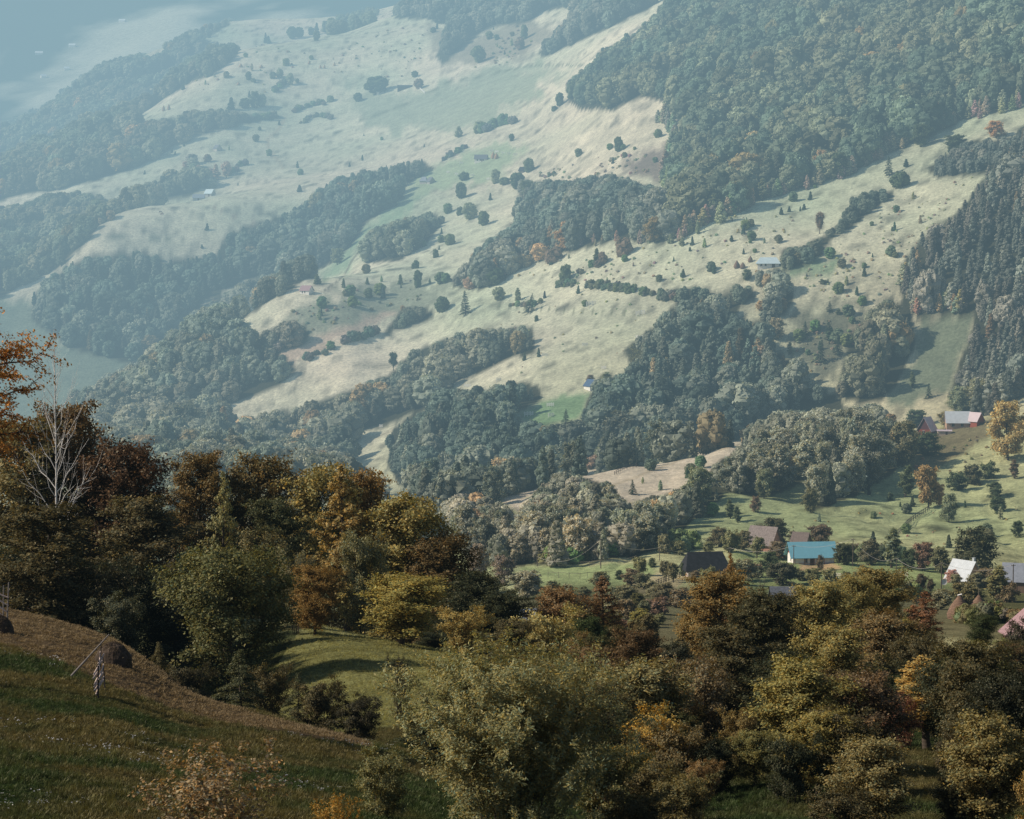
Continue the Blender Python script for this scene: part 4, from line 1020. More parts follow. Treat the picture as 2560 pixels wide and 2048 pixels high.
# loose young trees standing singly over the pastures
SING = [([(1290,680),(1600,600),(1900,500),(2050,460),(1960,620),(1690,740)], 34, 'stony pasture', 4.0),
 ([(1090,770),(1400,720),(1640,760),(1560,880),(1300,940)], 8, 'bright meadow', 3.5), ([(700,800),(950,700),(1160,690),(900,800)], 20, 'rough slope', 5.0),
 ([(560,330),(900,300),(1150,330),(1000,400),(700,470),(500,470)], 16, 'long upper meadow', 5.0), ([(1060,60),(1300,50),(1300,150),(1080,180)], 14, 'slope under the skyline wood', 6.0),
 ([(1300,420),(1650,330),(1690,400),(1600,450)], 10, 'dry pasture above the ravine', 4.5), ([(2000,700),(2250,500),(2420,440),(2260,640),(2150,770)], 26, 'steep pasture beside the young wood', 4.0),
 ([(1960,830),(2090,790),(2200,790),(2100,900),(2000,960)], 16, 'shaded pasture around the spruces', 5.0), ([(1780,1290),(2000,1290),(2240,1230),(2520,1290),(2500,1390),(1850,1370)], 22, 'sunny slope above the village', 3.2),
 ([(1320,1240),(1640,1160),(1820,1130),(1760,1200),(1560,1250)], 9, 'pinkish meadow', 4.0), ([(380,160),(700,120),(860,150),(700,250),(420,230)], 16, 'upper pasture', 6.0), ([(1130,640),(1010,650),(900,700),(1000,560),(1120,530)], 12, 'slope below the oval clump', 5.5)]
for poly, n, where, hm in SING:
    q = np.array(poly, float); k = 0
    for _try in range(n * 12):
        if k >= n * .75: break
        px = wr.uniform(q[:, 0].min(), q[:, 0].max()); py = wr.uniform(q[:, 1].min(), q[:, 1].max())
        if not in_poly(np.array([px]), np.array([py]), poly)[0] or any(in_poly(np.array([px]), np.array([py]), w_[0])[0] for w_ in WOODS.values()): continue
        x, y, z = ground_at(px, py); h = hm * wr.uniform(.5, 1.5); kd = ('spruce', 'round', 'column', 'round')[int(wr.integers(0, 4))]
        t = [c * 2.9 * wr.uniform(.8, 1.2) for c in {'spruce': SPR, 'round': MDG, 'column': PAL}[kd]]
        o = put_small(kd, {'spruce': 'young_spruce', 'round': 'young_tree', 'column': 'young_birch'}[kd], x, y, h, h * {'spruce': .45, 'round': .85, 'column': .4}[kd], t, wr.uniform(0, 6.28), k)
        w_ = {'spruce': 'dark small spruce', 'round': 'small green round tree', 'column': 'pale slender little tree'}[kd]
        tag(o, w_ + ' growing singly on the ' + where, {'spruce': 'spruce', 'round': 'tree', 'column': 'tree'}[kd], w_ + 's on the ' + where); k += 1
# ------------------------------------------------------------------ near trees and bushes
LEAFY['beech'] = leafy('B', (41, 42, 43, 44), H=18, R=5.5, prof='egg', hb=.05, n1=84, n2=11, leaves=36000, ls=.27, sig=.055, flat=.6, up=.45, droop=.10, hue=.15, vs=.42)
LEAFY['highbeech'] = leafy('HB', (45,), H=20, R=5.5, prof='round', hb=.60, n1=50, n2=12, leaves=24000, ls=.17, sig=.035, flat=.35, up=.2, droop=.2, hue=.2, twig=True)
LEAFY['maple'] = leafy('M', (46, 47), H=12, R=5.2, prof='round', hb=.08, n1=60, n2=12, leaves=38000, ls=.21, sig=.055, flat=.7, up=.55, hue=.15)
LEAFY['ash'] = leafy('A', (48, 49, 50), H=11, R=3.6, prof='egg', hb=.12, n1=62, n2=10, leaves=27000, ls=.21, sig=.065, flat=.8, up=.75, droop=.10, asp=.5, vs=.55, hue=.15, twig=True)
LEAFY['feather'] = leafy('F', (51, 52), H=12, R=2.7, prof='flame', hb=.22, n1=50, n2=9, leaves=9500, ls=.20, sig=.05, flat=.6, up=.45, droop=.25, hue=.15, twig=True)
LEAFY['shrub'] = leafy('S', (53, 54, 55, 56), H=5, R=2.6, prof='wide', hb=.03, n1=54, n2=10, leaves=20000, ls=.14, sig=.06, stems=6, up=.7, flat=.8, hue=.15, twig=True)
LEAFY['spire'] = leafy('P', (57, 58), H=6, R=2.2, prof='spruce', hb=.03, n1=60, n2=10, leaves=14000, ls=.17, sig=.05, flat=.5, asp=.35, hue=.1)
LEAFY['willow'] = leafy('W', (59,), H=6.4, R=4.6, prof='wide', hb=.01, n1=170, n2=10, leaves=115000, ls=.125, sig=.016, stems=17, up=1.0, droop=.02, flat=1.6, asp=.30, hue=.2, twig=True, trunk_r=.02, vs=.35)
LEAFY['twiggy'] = leafy('T', (60, 61), H=3.4, R=2.0, prof='wide', hb=.04, n1=70, n2=9, leaves=6200, ls=.095, sig=.025, stems=9, up=.85, droop=.05, flat=1, asp=.62, hue=.2, twig=True, trunk_r=.012)
LEAFY['twiggy'] = LEAFY['twiggy'] + []
NEAR_N = {'beech': 'beech_tree', 'highbeech': 'beech_tree', 'maple': 'maple_tree', 'ash': 'ash_tree', 'feather': 'slender_tree', 'shrub': 'shrub', 'spire': 'young_spruce', 'willow': 'willow_bush', 'twiggy': 'shrub'}
NEAR_C = {'beech': 'tree', 'highbeech': 'tree', 'maple': 'tree', 'ash': 'tree', 'feather': 'tree', 'shrub': 'bush', 'spire': 'spruce', 'willow': 'bush', 'twiggy': 'bush'}
DK, DB, RB, GB, GD, OB, OG, YL, OL = (.030,.034,.018), (.066,.056,.027), (.105,.070,.034), (.13,.085,.028), (.21,.13,.035), (.20,.095,.030), (.34,.17,.05), (.20,.18,.045), (.095,.085,.030)  # darkest tints carry painted shade for the left foreground trees
# kind, column, distance (or ('foot', row)), row of the top, width px, colour, label
NEAR = [
 ('highbeech',-105,105,640,440,OG,'bright orange beech boughs reaching in from the left border'),
 ('beech',40,262,975,330,(.12,.10,.045),'olive brown beech at the left border under the orange boughs'),
 ('beech',185,268,935,270,RB,'tall reddish brown beech behind the bare white birch'),
 ('beech',300,262,1035,270,(.060,.035,.020),'dark brown beech right behind the bare birch, its top edge ragged'),
 ('beech',390,250,1190,280,DB,'dark brown beech with drooping layers at the right end of the left mass'),
 ('beech',110,198,1215,300,DB,'dark low beech below the bare birch'),
 ('beech',500,292,1080,200,(.100,.070,.028),'left of two narrow-topped golden brown beeches'),
 ('beech',630,295,1075,240,(.100,.075,.030),'right of two narrow-topped golden brown beeches'),
 ('beech',700,270,1200,190,(.050,.055,.026),'dark green tree in the gap left of the golden rounded beech'),
 ('feather',556,236,1165,95,(.17,.16,.075),'small pale yellow birch with a visible stem before the dark beeches'),
 ('beech',790,292,1100,250,(.18,.15,.055),'golden rounded beech on top of the near skyline'),
 ('feather',868,262,1148,170,(.20,.145,.055),'orange brown feathery tree with a bare lower stem'),
 ('beech',925,296,1105,210,(.15,.095,.032),'dark rusty beech behind the feathery tree'),
 ('beech',1025,262,1180,285,(.19,.16,.06),'large golden olive beech, last big crown of the near skyline'),
 ('beech',1090,258,1290,230,(.085,.060,.026),'brown beech sloping down right of the golden orange one'),
 ('beech',1165,250,1395,200,DK,'dark tree at the foot of the brown sloping beech'),
 ('shrub',905,238,1330,130,(.13,.125,.065),'tall pale willow-like shrub left of the yellow maple'),
 ('maple',565,192,1335,340,(.085,.085,.034),'broad dark green maple with a sunlit yellow crown'),
 ('ash',655,235,1290,150,(.12,.105,.05),'grey green tree peeping over the broad maple'),
 ('shrub',740,226,1375,100,(.13,.12,.07),'pale bristly shrub behind the small orange tree'),
 ('maple',788,('foot',1588),1392,150,(.15,.095,.030),'small orange topped tree with a clear trunk on the near meadow'),
 ('ash',1003,('foot',1612),1418,215,(.215,.18,.055),'yellow maple with layered boughs beside the near meadow'),
 ('shrub',1165,('foot',1643),1520,130,(.23,.175,.06),'rounded yellowish bush at the right end of the near meadow'),
 ('shrub',1080,232,1570,110,DK,'dark bush between the yellow maple and the rounded bush'),
 ('beech',1235,238,1450,200,DK,'dark tree behind the rounded yellowish bush'),
 ('beech',1290,240,1520,150,DB,'dark low tree right of the rounded yellowish bush'),
 ('beech',30,222,1340,280,DK,'dark tree above the mown strip at the left border'),  # shade of the left foreground is put into these leaf tints
 ('beech',170,220,1370,260,DK,'second dark tree above the mown strip'),
 ('maple',330,214,1385,240,(.022,.028,.016),'third dark tree above the mown strip, before the broad maple'),
 ('ash',440,208,1420,170,(.030,.034,.020),'dark slim tree left against the broad maple'),
 ('shrub',300,190,1487,150,(.055,.060,.038),'feathery grey willow bush above the hay heap'),
 ('shrub',200,205,1520,130,DK,'low dark bush left of the feathery willow bush'),
 ('spire',395,168,1598,66,(.085,.075,.035),'small yellowish young tree at the edge of the mown strip'),
 ('shrub',470,165,1660,120,(.050,.045,.025),'low brownish bush at the meadow rim'),
 ('spire',600,152,1615,140,(.060,.065,.035),'ragged grey green spruce at the meadow rim'),
 ('shrub',672,158,1655,120,DB,'dark brown bush right behind the ragged spruce'),
 ('spire',742,140,1672,90,(.060,.065,.035),'young spruce with drooping shoots'),
 ('shrub',800,136,1695,130,DB,'dark thicket left of the bare dark bush'),
 ('shrub',890,133,1735,130,(.032,.030,.018),'dark thicket right of the young spruce'),
 ('twiggy',1000,146,1645,80,(.03,.028,.018),'bare dark bush rising before the near meadow'),
 ('willow',1285,64,1655,730,(.17,.16,.075),'huge silvery willow bush in the middle foreground'),
 ('twiggy',520,50,1872,400,(.175,.125,.068),'bronze leaved bush at the bottom left of the middle'),
 ('twiggy',835,54,1990,150,(.22,.13,.03),'small orange leaved bush at the bottom left of the willow'),
 ('shrub',1365,200,1520,190,(.23,.195,.08),'light yellow green bush at the head of the gully'),
 ('ash',1402,240,1448,160,(.15,.095,.045),'brown tree behind the light yellow green bush'),
 ('feather',1512,242,1430,110,(.14,.085,.045),'thin crooked brown tree with a see-through crown'),
 ('beech',1600,228,1540,190,(.070,.045,.022),'dark brown flat tree right of the crooked one'),
 ('ash',1475,182,1590,190,(.12,.080,.040),'olive brown tree under the crooked one'),
 ('shrub',1350,175,1650,170,(.10,.070,.035),'brown bush under the light yellow green one'),
 ('ash',1640,150,1618,230,(.17,.15,.07),'pale leaved tree with bright sprays right of the willow'),
 ('ash',1555,162,1640,190,(.12,.10,.045),'leafy olive tree just above the willow'),
 ('shrub',1642,108,1772,180,(.27,.18,.045),'orange bush right of the willow'),
 ('shrub',1750,118,1648,190,(.13,.10,.055),'brown bush full of bare upright stems'),
 ('shrub',1690,92,1800,170,(.11,.085,.04),'dark olive bush under the one with bare stems'),
 ('beech',1795,238,1388,230,(.15,.105,.04),'golden brown tree with a thin upper shoot before the dark roofed barn'),
 ('beech',1900,232,1440,220,(.045,.042,.020),'dark dense tree right against the golden brown one'),
 ('beech',1840,205,1520,240,(.060,.052,.025),'dark shaded tree under the golden brown one'),
 ('feather',1820,238,1372,70,(.19,.12,.05),'slender top shoot standing out over the golden brown tree'),
 ('ash',2045,215,1425,175,(.20,.17,.065),'bright yellow green ash below the turquoise roofed house'),
 ('ash',2135,232,1420,130,(.17,.14,.05),'olive ash right of the bright yellow green one'),
 ('ash',2205,240,1392,170,(.15,.12,.045),'tall olive ash before the lawn'),
 ('ash',2090,186,1530,200,(.18,.15,.055),'golden green ash in the middle of the right thicket'),
 ('ash',2010,160,1612,240,(.175,.15,.052),'yellow green ash with long drooping sprays'),
 ('beech',1950,196,1590,200,DK,'dark gap tree left of the yellow green ash'),
 ('ash',2225,198,1500,200,(.13,.095,.045),'brown olive tree right of the golden green ash'),
 ('feather',2305,226,1470,110,(.17,.09,.05),'thin reddish tree with a pale stem right of the brown olive tree'),
 ('maple',2300,190,1560,170,DB,'dark bush behind the orange tree'),
 ('feather',2318,('foot',1874),1625,230,(.27,.185,.06),'orange tree with a forked pale stem in the right foreground'),
 ('maple',2440,196,1560,260,(.060,.052,.024),'dark olive tree under the haystacks'),
 ('maple',2385,175,1620,200,DK,'dark tree right behind the orange tree'),
 ('maple',2520,168,1645,220,(.024,.026,.015),'darkest tree at the right border under the purple roof'),
 ('ash',2160,140,1650,210,(.11,.075,.042),'brownish shaded tree left of the orange tree'),
 ('ash',2050,112,1740,180,(.17,.14,.045),'yellowish low tree under the yellow green ash'),
 ('shrub',2100,124,1760,190,DB,'dark bush in the middle of the right thicket'),
 ('ash',2185,84,1808,220,(.15,.125,.055),'leafy bush at the bottom of the right thicket'),
 ('ash',1893,104,1800,120,(.12,.11,.04),'small green tree beside the rough grass'),
 ('shrub',1800,104,1840,130,DK,'dark bush left of the small green tree'),
 ('ash',2480,76,1745,230,(.14,.115,.045),'leafy tree in the bottom right corner'),
 ('shrub',2400,98,1840,130,(.055,.045,.024),'low brown bush left of the corner tree'),
 ('shrub',1610,84,1880,200,(.085,.070,.032),'dark bush between the willow and the right thicket'),
 ('shrub',1710,78,1930,170,(.10,.085,.035),'olive bush at the bottom border right of the willow'),
 ('shrub',1520,70,1835,190,(.10,.095,.04),'grey green bush hugging the right foot of the willow'),
 ('shrub',955,70,1870,150,(.12,.115,.05),'grey green bush hugging the left foot of the willow'),
 ('shrub',1590,66,1960,170,DB,'low dark bush at the bottom border beside the willow'),
 ('shrub',1480,120,1700,220,DB,'brown bush behind the right side of the willow'),
 ('shrub',1290,150,1700,190,DK,'dark bush behind the top of the willow'),
 ('shrub',1100,112,1780,200,DK,'dark bush behind the left side of the willow'),
 ('shrub',1985,130,1830,150,DK,'dark bush under the yellow green ash'),
 ('shrub',2110,90,1960,170,DB,'low dark bush at the bottom border of the right thicket'),
]
WNEAR = {'willow': 1.08, 'twiggy': 1.2, 'ash': 1.3, 'feather': 1.2}
for q, (k, px, D, pt, wp, t, lab) in enumerate(NEAR):
    if isinstance(D, tuple):
        x, y, z = ground_at(px, D[1])
    else:
        u = ray(px, 1500)
        if px > 1255 and D > 76 and k not in ('willow', 'twiggy'):      # stands as near as a tree of its spread has to
            for D_ in np.arange(float(D), 72, -4):
                zz = float(gz(float(u[0] / u[1]) * D_, D_)); b_ = float(proj(float(u[0] / u[1]) * D_, D_, zz)[1])
                D = D_
                if b_ - pt > 1.30 * wp * (.8 if k == 'shrub' else 1): break
        x = float(u[0] / u[1]) * D; y = float(D); z = float(gz(x, y))
    top = ground_top(x, y, pt)
    h = (top - z) * 1.02; w = wp / F * y * WNEAR.get(k, 1.18)
    e = put_leafy(k, NEAR_N[k], x, y, h, w, [c * NEARK for c in t], (q * 1.7) % 6.28, q, dz=-.15)
    tag(e, lab, NEAR_C[k])
    print('NEAR', q, k, round(y), 'h', round(h, 1), 'w', round(w, 1))

# the same thickets close ranks between the named ones
fr_ = np.random.default_rng(17)
def fillers(n, x0, x1, y0, y1, pt, kinds, tints, wpx, group, lab):
    k = 0
    for _try in range(n * 4):
        if k >= n: break
        px = fr_.uniform(x0, x1); y = math.exp(fr_.uniform(math.log(y0), math.log(y1))); u = ray(px, 1500); x = float(u[0] / u[1]) * y; z = float(gz(x, y))
        kd = kinds[k % len(kinds)]; ti = int(fr_.integers(0, len(tints)))
        f = (math.log(y) - math.log(y0)) / (math.log(y1) - math.log(y0)); top = pt(px, f) + fr_.uniform(-25, 35)
        h = (ground_top(x, y, top) - z)
        if y > 300 and 2340 < px < 2520: continue
        if h < 1.2: continue
        w = min(wpx * fr_.uniform(.7, 1.3) / F * y, h * .95)
        e = put_leafy(kd, NEAR_N.get(kd, 'shrub'), x, y, h, w, [c * NEARK * fr_.uniform(.8, 1.2) for c in tints[ti][0]], fr_.uniform(0, 6.28), int(k), dz=-.15)
        tag(e, tints[ti][1] + ' ' + lab, NEAR_C.get(kd, 'bush'), tints[ti][1] + ' ' + group); k += 1
FT = [((.14,.115,.045), 'olive'), ((.18,.15,.05), 'yellowish'), ((.075,.065,.03), 'dark brown'), ((.13,.08,.04), 'brownish'), ((.04,.04,.022), 'blackish green')]
fillers(46, 1290, 2760, 175, 255, lambda px, f: 1600 - 90 * f, ['ash', 'beech', 'shrub', 'maple'], FT, 165, 'trees filling the middle of the right thicket', 'tree filling the middle of the right thicket')
fillers(50, 1500, 2760, 110, 170, lambda px, f: 1740 - 110 * f, ['shrub', 'ash', 'maple'], FT, 170, 'bushes filling the lower right thicket', 'bush in the lower part of the right thicket')
fillers(16, 1480, 1800, 75, 105, lambda px, f: 1960 - 90 * f, ['shrub', 'ash'], FT, 150, 'bushes beside the willow', 'bush low between the willow and the rough grass')
fillers(18, 2380, 2800, 70, 105, lambda px, f: 1930 - 100 * f, ['shrub', 'ash'], FT, 160, 'bushes in the lower right corner', 'bush in the lower right corner')
fillers(46, 1230, 2760, 330, 520, lambda px, f: 1540 - 55 * f, ['mid_round', 'mid_bush', 'mid_egg', 'mid_apple'], FT[:4], 80, 'trees in the dip below the village', 'tree in the dip just below the village')
fillers(20, -250, 560, 205, 235, lambda px, f: 1420 - 60 * f, ['shrub', 'maple'], [((.022,.026,.016), 'black green'), ((.035,.032,.02), 'dark brown')], 170, 'undergrowth before the left beeches', 'undergrowth at the foot of the left beeches')  # near-black tints hold the painted shade of this undergrowth

# the bare white birch
(Vw, Fw), _ = grow(77, H=12, R=3.4, prof='flame', hb=.32, n1=38, n2=9, leaves=0, up=.60, droop=-.14, trunk_r=.0085, bare=True, wob=.05)
u = ray(137, 1300); y = 205.; x = float(u[0] / u[1]) * y; z = float(gz(x, y)); h = ground_top(x, y, 815) - z
e = link('birch_tree', None); e.location = (x, y, z - .2); e.scale = (h / 12 * .56, h / 12 * .56, h / 12)
link('trunk', new_mesh('bare_birch', Vw, Fw, [MW], smooth=True), e)
tag(e, 'bare white birch without a single leaf before the reddish beeches', 'birch')

# ------------------------------------------------------------------ grass, herbs and flowers of the near slopes
def blades(seed, n, h, wd, spread, lean):
    r = np.random.default_rng(seed); V, Fq = [], []
    for i in range(n):
        b = np.array([r.normal(0, spread), r.normal(0, spread), 0]); a = r.uniform(0, 6.28); l = h * r.uniform(.5, 1.2)
        d = np.array([math.cos(a), math.sin(a), 0]); tp = b + d * l * lean * r.uniform(.3, 1.4) + np.array([0, 0, l]); s = np.array([-d[1], d[0], 0]) * wd
        V += [b - s, b + s, (b + tp) / 2 + s * .8 + np.array([0, 0, l * .08]), tp]; k = 4 * i; Fq += [(k, k + 1, k + 2, k + 3)]
    return np.array(V), np.array(Fq)
grassc = bpy.data.collections.new('meadow_kinds'); GK = 0
for k, (n, h, wd, sp, ln) in enumerate(((26, .38, .016, .16, .5), (22, .28, .022, .20, .8), (16, .60, .012, .12, .35), (30, .22, .03, .25, 1.0))):
    V, Fq = blades(k, n, h, wd, sp, ln)
    grassc.objects.link(bpy.data.objects.new('tuft_%d' % k, new_mesh('tuft', V, Fq, [ML], cols=np.ones((len(V), 3)))))
GN2 = GN.copy()
for nd in GN2.nodes:
    if nd.type == 'COLLECTION_INFO': nd.inputs['Collection'].default_value = grassc
def strew(name, label, n, cond, colour, hs, ng, y0=50, y1=260, kinds=None):
    r = np.random.default_rng(len(name) + n)
    y = np.exp(r.uniform(math.log(y0), math.log(y1), n)); a = r.uniform(-.25, .25, n); x = a * y
    w_ = r.uniform(0, 1, n) < np.clip(y / 140, .25, 1)
    x, y = x[w_], y[w_]; z = gz(x, y); px, py = proj(x, y, z)
    ok = cond(x, y, px, py) & (z / y > sky_at(x, y) - .004) & (py < 2100); x, y, z = x[ok], y[ok], z[ok]; n = len(x)
    sc = hs * r.uniform(.6, 1.4, n) * (1 + .4 * fbm(x, y, 3, 2, 4))
    t = colour(x, y, r); t4 = np.concatenate([t, np.ones((n, 1))], 1)
    idx = r.integers(0, 4, n) if kinds is None else np.array(kinds)[r.integers(0, len(kinds), n)]
    o = wood_object(name, label, np.stack([x, y, z - .02], 1), idx, r.uniform(0, 6.28, n), np.stack([sc, sc, sc], 1), np.clip(t4, .005, 1), 'grass')
    o.modifiers[0].node_group = ng
    print('STREW', name, n)
    return o
def near_col(x, y, r):
    g = np.clip(.5 + 1.5 * fbm(x, y, 9, 3, 71) + .5 * fbm(x, y, 2.2, 2, 72), 0, 1)[:, None]
    c = np.array([.036, .056, .018]) * (1 - g) + np.array([.105, .088, .034]) * g  # tufts carry the painted shade of the near slope
    m2 = ((y > 150) & (x > -22))[:, None]; c = np.where(m2, np.array([.235, .225, .085]), c)  # sunlight on the second meadow painted into its tufts
    return c * (1 + r.normal(0, .28, (len(x), 1))) * GRK
is_mown = lambda x, y: in_poly(*proj(x, y, gz(x, y)), MOWN) & (y < 215)
strew('grass', 'long autumn grass and herbs on the near slopes', 130000, lambda x, y, px, py: ~is_mown(x, y) & ((px < 1400) | (px > 1700)), near_col, .42, GN2)
strew('hay_stubble', 'cut hay lying on the mown strip behind the drying rack', 45000, lambda x, y, px, py: is_mown(x, y), lambda x, y, r: np.array([.15, .108, .06]) * (1 + r.normal(0, .25, (len(x), 1))) * GRK, .4, GN2, 110, 230, [1, 3])
flc = bpy.data.collections.new('flower_kinds')
r = np.random.default_rng(3)
for k in range(3):
    P = np.stack([r.normal(0, .16, 7), r.normal(0, .16, 7), r.uniform(.25, .5, 7)], 1)
    V, Fq = quads(P, np.array([0, -.4, 1]) + r.normal(0, .3, (7, 3)), .075, r, 1.0)
    flc.objects.link(bpy.data.objects.new('flower_%d' % k, new_mesh('flower', V, Fq, [ML], cols=np.ones((len(V), 3)))))
GN3 = GN.copy()
for nd in GN3.nodes:
    if nd.type == 'COLLECTION_INFO': nd.inputs['Collection'].default_value = flc
strew('wildflowers', 'scattered white umbels flowering in the near meadow', 6000, lambda x, y, px, py: ~is_mown(x, y) & (px < 1000) & (fbm(x, y, 7, 2, 91) > .38), lambda x, y, r: np.ones((len(x), 3)) * .4, .65, GN3, 50, 190, [0, 1, 2])
# ------------------------------------------------------------------ buildings and small things
def box(x0, x1, y0, y1, z0, z1):
    V = np.array([(x0,y0,z0),(x1,y0,z0),(x1,y1,z0),(x0,y1,z0),(x0,y0,z1),(x1,y0,z1),(x1,y1,z1),(x0,y1,z1)], float)
    return V, [(0,3,2,1),(4,5,6,7),(0,1,5,4),(1,2,6,5),(2,3,7,6),(3,0,4,7)]
def bar(a, b, r=.05, k=6, r2=None):
    V, Fq = tube(np.array([a, np.array(a) * .5 + np.array(b) * .5, b], float), np.array([r, (r + (r2 or r)) / 2, r2 or r]), k)
    fl = [tuple(f) for f in Fq] + [tuple(range(k))[::-1], tuple(range(2 * k, 3 * k))]
    return V, fl
def build(name, pieces, m, parent=None, smooth=False):
    V, fl, o = [], [], 0
    for v, f in pieces:
        V.append(np.asarray(v, float)); fl += [tuple(int(i) + o for i in q) for q in f]; o += len(v)
    return link(name, new_mesh(name, np.concatenate(V), fl, [m], smooth=smooth), parent)
_mc = {}
def M_(key, col, **kw):
    if key not in _mc: _mc[key] = simple_mat(key, col, **kw)
    return _mc[key]
PLASTER = lambda: M_('white_plaster', (.72, .68, .62), noise=.12, scale=1.5)
TIMBER = lambda: M_('weathered_boards', (.20, .16, .125), noise=.3, scale=2, wave=('Z', 3.0, 1.5, .5), bump=.02)
DTIMBER = lambda: M_('dark_boards', (.085, .06, .045), noise=.3, scale=2, wave=('Z', 3.0, 1.5, .5), bump=.02)
GLASS = lambda: M_('window_glass', (.03, .035, .045), rough=.12)
ROOFS = {
 'shingle': ((.33, .27, .25), dict(noise=.3, scale=2.5, wave=('Y', 2.6, 2.5, .55), bump=.05)),
 'greyshingle': ((.20, .21, .24), dict(noise=.35, scale=2.5, wave=('Y', 3.2, 2.0, .6), bump=.05)),
 'darkshingle': ((.030, .030, .036), dict(noise=.5, scale=1.5, wave=('Y', 3.2, 2.0, .5), bump=.05)),
 'turquoise': ((.20, .47, .57), dict(rough=.45, noise=.04, scale=.8, wave=('X', 4.0, 0.0, .22), bump=.02)),
 'whitemetal': ((.60, .63, .66), dict(rough=.4, noise=.10, scale=.8, wave=('X', 4.0, 0.0, .18), bump=.02)),
 'bluewhite': ((.58, .70, .74), dict(rough=.5, noise=.08, scale=.8, wave=('X', 3.0, 0.0, .2), bump=.02)),
 'pinkwhite': ((.62, .50, .52), dict(rough=.45, noise=.06, scale=.8, wave=('X', 4.0, 0.0, .2), bump=.02)),
 'purple': ((.36, .22, .235), dict(rough=.6, noise=.10, scale=1.2, wave=('Y', 3.0, .3, .25), bump=.03)),
 'darkblue': ((.05, .09, .17), dict(rough=.5, noise=.1, scale=1.2, bump=.02)),
 'slate': ((.26, .28, .33), dict(rough=.6, noise=.15, scale=1.2, wave=('X', 3.0, .3, .2), bump=.02)),
 'brown': ((.22, .17, .15), dict(rough=.8, noise=.25, scale=2, wave=('X', 3.0, .6, .4), bump=.03)),
}
def house(name, label, px, py, rot, L, D, wh, rh, roof, wall, hip=0.0, over=.5, wins=(), door=None, chimney=None, gable=None, cat='house', porch=False, Y=None, group=None):
    """ridge along local x; +x to the right of the picture when rot = 0; the front faces the camera (local -y)"""
    if Y is None: x, y, z = ground_at(px, py)
    else: u = ray(px, py); x = float(u[0] / u[1]) * Y; y = Y; z = float(gz(x, y))
    e = link(name, None); R_ = Matrix.Rotation(rot, 3, 'Z')
    cs = [R_ @ Vector((sx * L / 2, sy * D / 2, 0)) for sx in (-1, 1) for sy in (-1, 1)]
    zs = [float(gz(x + c.x, y + D / 2 + c.y)) for c in cs]
    z0 = max(min(zs), z - .3); e.location = (x, y + D * .35, z0); e.rotation_euler = (0, 0, rot)
    fd = -max(.8, max(zs) - min(zs) + .6)
    hx, hy = L / 2, D / 2
    walls = [box(-hx, hx, -hy, hy, fd, wh)]
    ins = hip * L / 2
    if hip == 0 and gable is None:
        for sx in (-1, 1):
            V = np.array([(sx*hx,-hy,wh),(sx*hx,hy,wh),(sx*hx,0,wh+rh*.97),(sx*(hx-.12),-hy,wh),(sx*(hx-.12),hy,wh),(sx*(hx-.12),0,wh+rh*.97)])
            walls.append((V, [(0,1,2),(3,5,4),(0,3,4,1),(1,4,5,2),(2,5,3,0)]))
    build('wall', walls, wall, e)
    if gable is not None:
        gp = []
        for sx in (-1, 1):
            V = np.array([(sx*hx,-hy,wh),(sx*hx,hy,wh),(sx*hx,0,wh+rh*.97),(sx*(hx-.12),-hy,wh),(sx*(hx-.12),hy,wh),(sx*(hx-.12),0,wh+rh*.97)])
            gp.append((V + [0, 0, .002], [(0,1,2),(3,5,4),(0,3,4,1),(1,4,5,2),(2,5,3,0)]))
        for g_ in gp: build('gable', [g_], gable, e)
    ox, oy = hx + over, hy + over; ez = wh - over * rh / hy; t = .12
    ri = max(0, ox - ins - (over if hip else 0)) if hip else ox
    V = np.array([(-ox,-oy,ez),(ox,-oy,ez),(ox,oy,ez),(-ox,oy,ez),(-ri,0,wh+rh),(ri,0,wh+rh)], float)
    V = np.concatenate([V, V + [0, 0, t]])
    fl = [(6,7,11,10),(8,9,10,11),(7,8,11),(9,6,10),(0,4,5,1),(2,5,4,3),(1,5,2),(3,4,0),(0,1,7,6),(1,2,8,7),(2,3,9,8),(3,0,6,9)]
    if not hip: fl = [(6,7,11,10),(8,9,10,11),(0,4,5,1),(2,5,4,3),(0,1,7,6),(2,3,9,8),(1,5,11,7),(5,2,8,11),(3,4,10,9),(4,0,6,10)]
    c, kw = ROOFS[roof]
    rf = build('roof', [(V, fl)], M_('roof_' + roof, c, **kw), e)
    if chimney:
        cx, cc = chimney
        build('chimney', [box(cx-.3, cx+.3, .3, .9, wh+rh*.4, wh+rh+.8), box(cx-.36, cx+.36, .24, .96, wh+rh+.8, wh+rh+.92)], M_('chimney_' + str(cc), cc, noise=.15), rf)
    for w_ in wins:
        side, c0, zc, ww, hh_ = w_
        if side == 'f': P = box(c0-ww/2, c0+ww/2, -hy-.03, -hy+.02, zc-hh_/2, zc+hh_/2); fr = [box(c0-ww/2-.1, c0+ww/2+.1, -hy-.06, -hy-.031, zc+hh_/2, zc+hh_/2+.1), box(c0-ww/2-.1, c0+ww/2+.1, -hy-.08, -hy-.031, zc-hh_/2-.1, zc-hh_/2), box(c0-.04, c0+.04, -hy-.05, -hy-.031, zc-hh_/2, zc+hh_/2)]
        else:
            s = -1 if side == 'l' else 1; a, b = sorted((s*(hx-.02), s*(hx+.03))); a2, b2 = sorted((s*(hx+.031), s*(hx+.07)))
            P = box(a, b, c0-ww/2, c0+ww/2, zc-hh_/2, zc+hh_/2); fr = [box(a2, b2, c0-ww/2-.1, c0+ww/2+.1, zc+hh_/2, zc+hh_/2+.1), box(a2, b2, c0-ww/2-.1, c0+ww/2+.1, zc-hh_/2-.1, zc-hh_/2), box(a2, b2, c0-.04, c0+.04, zc-hh_/2, zc+hh_/2)]
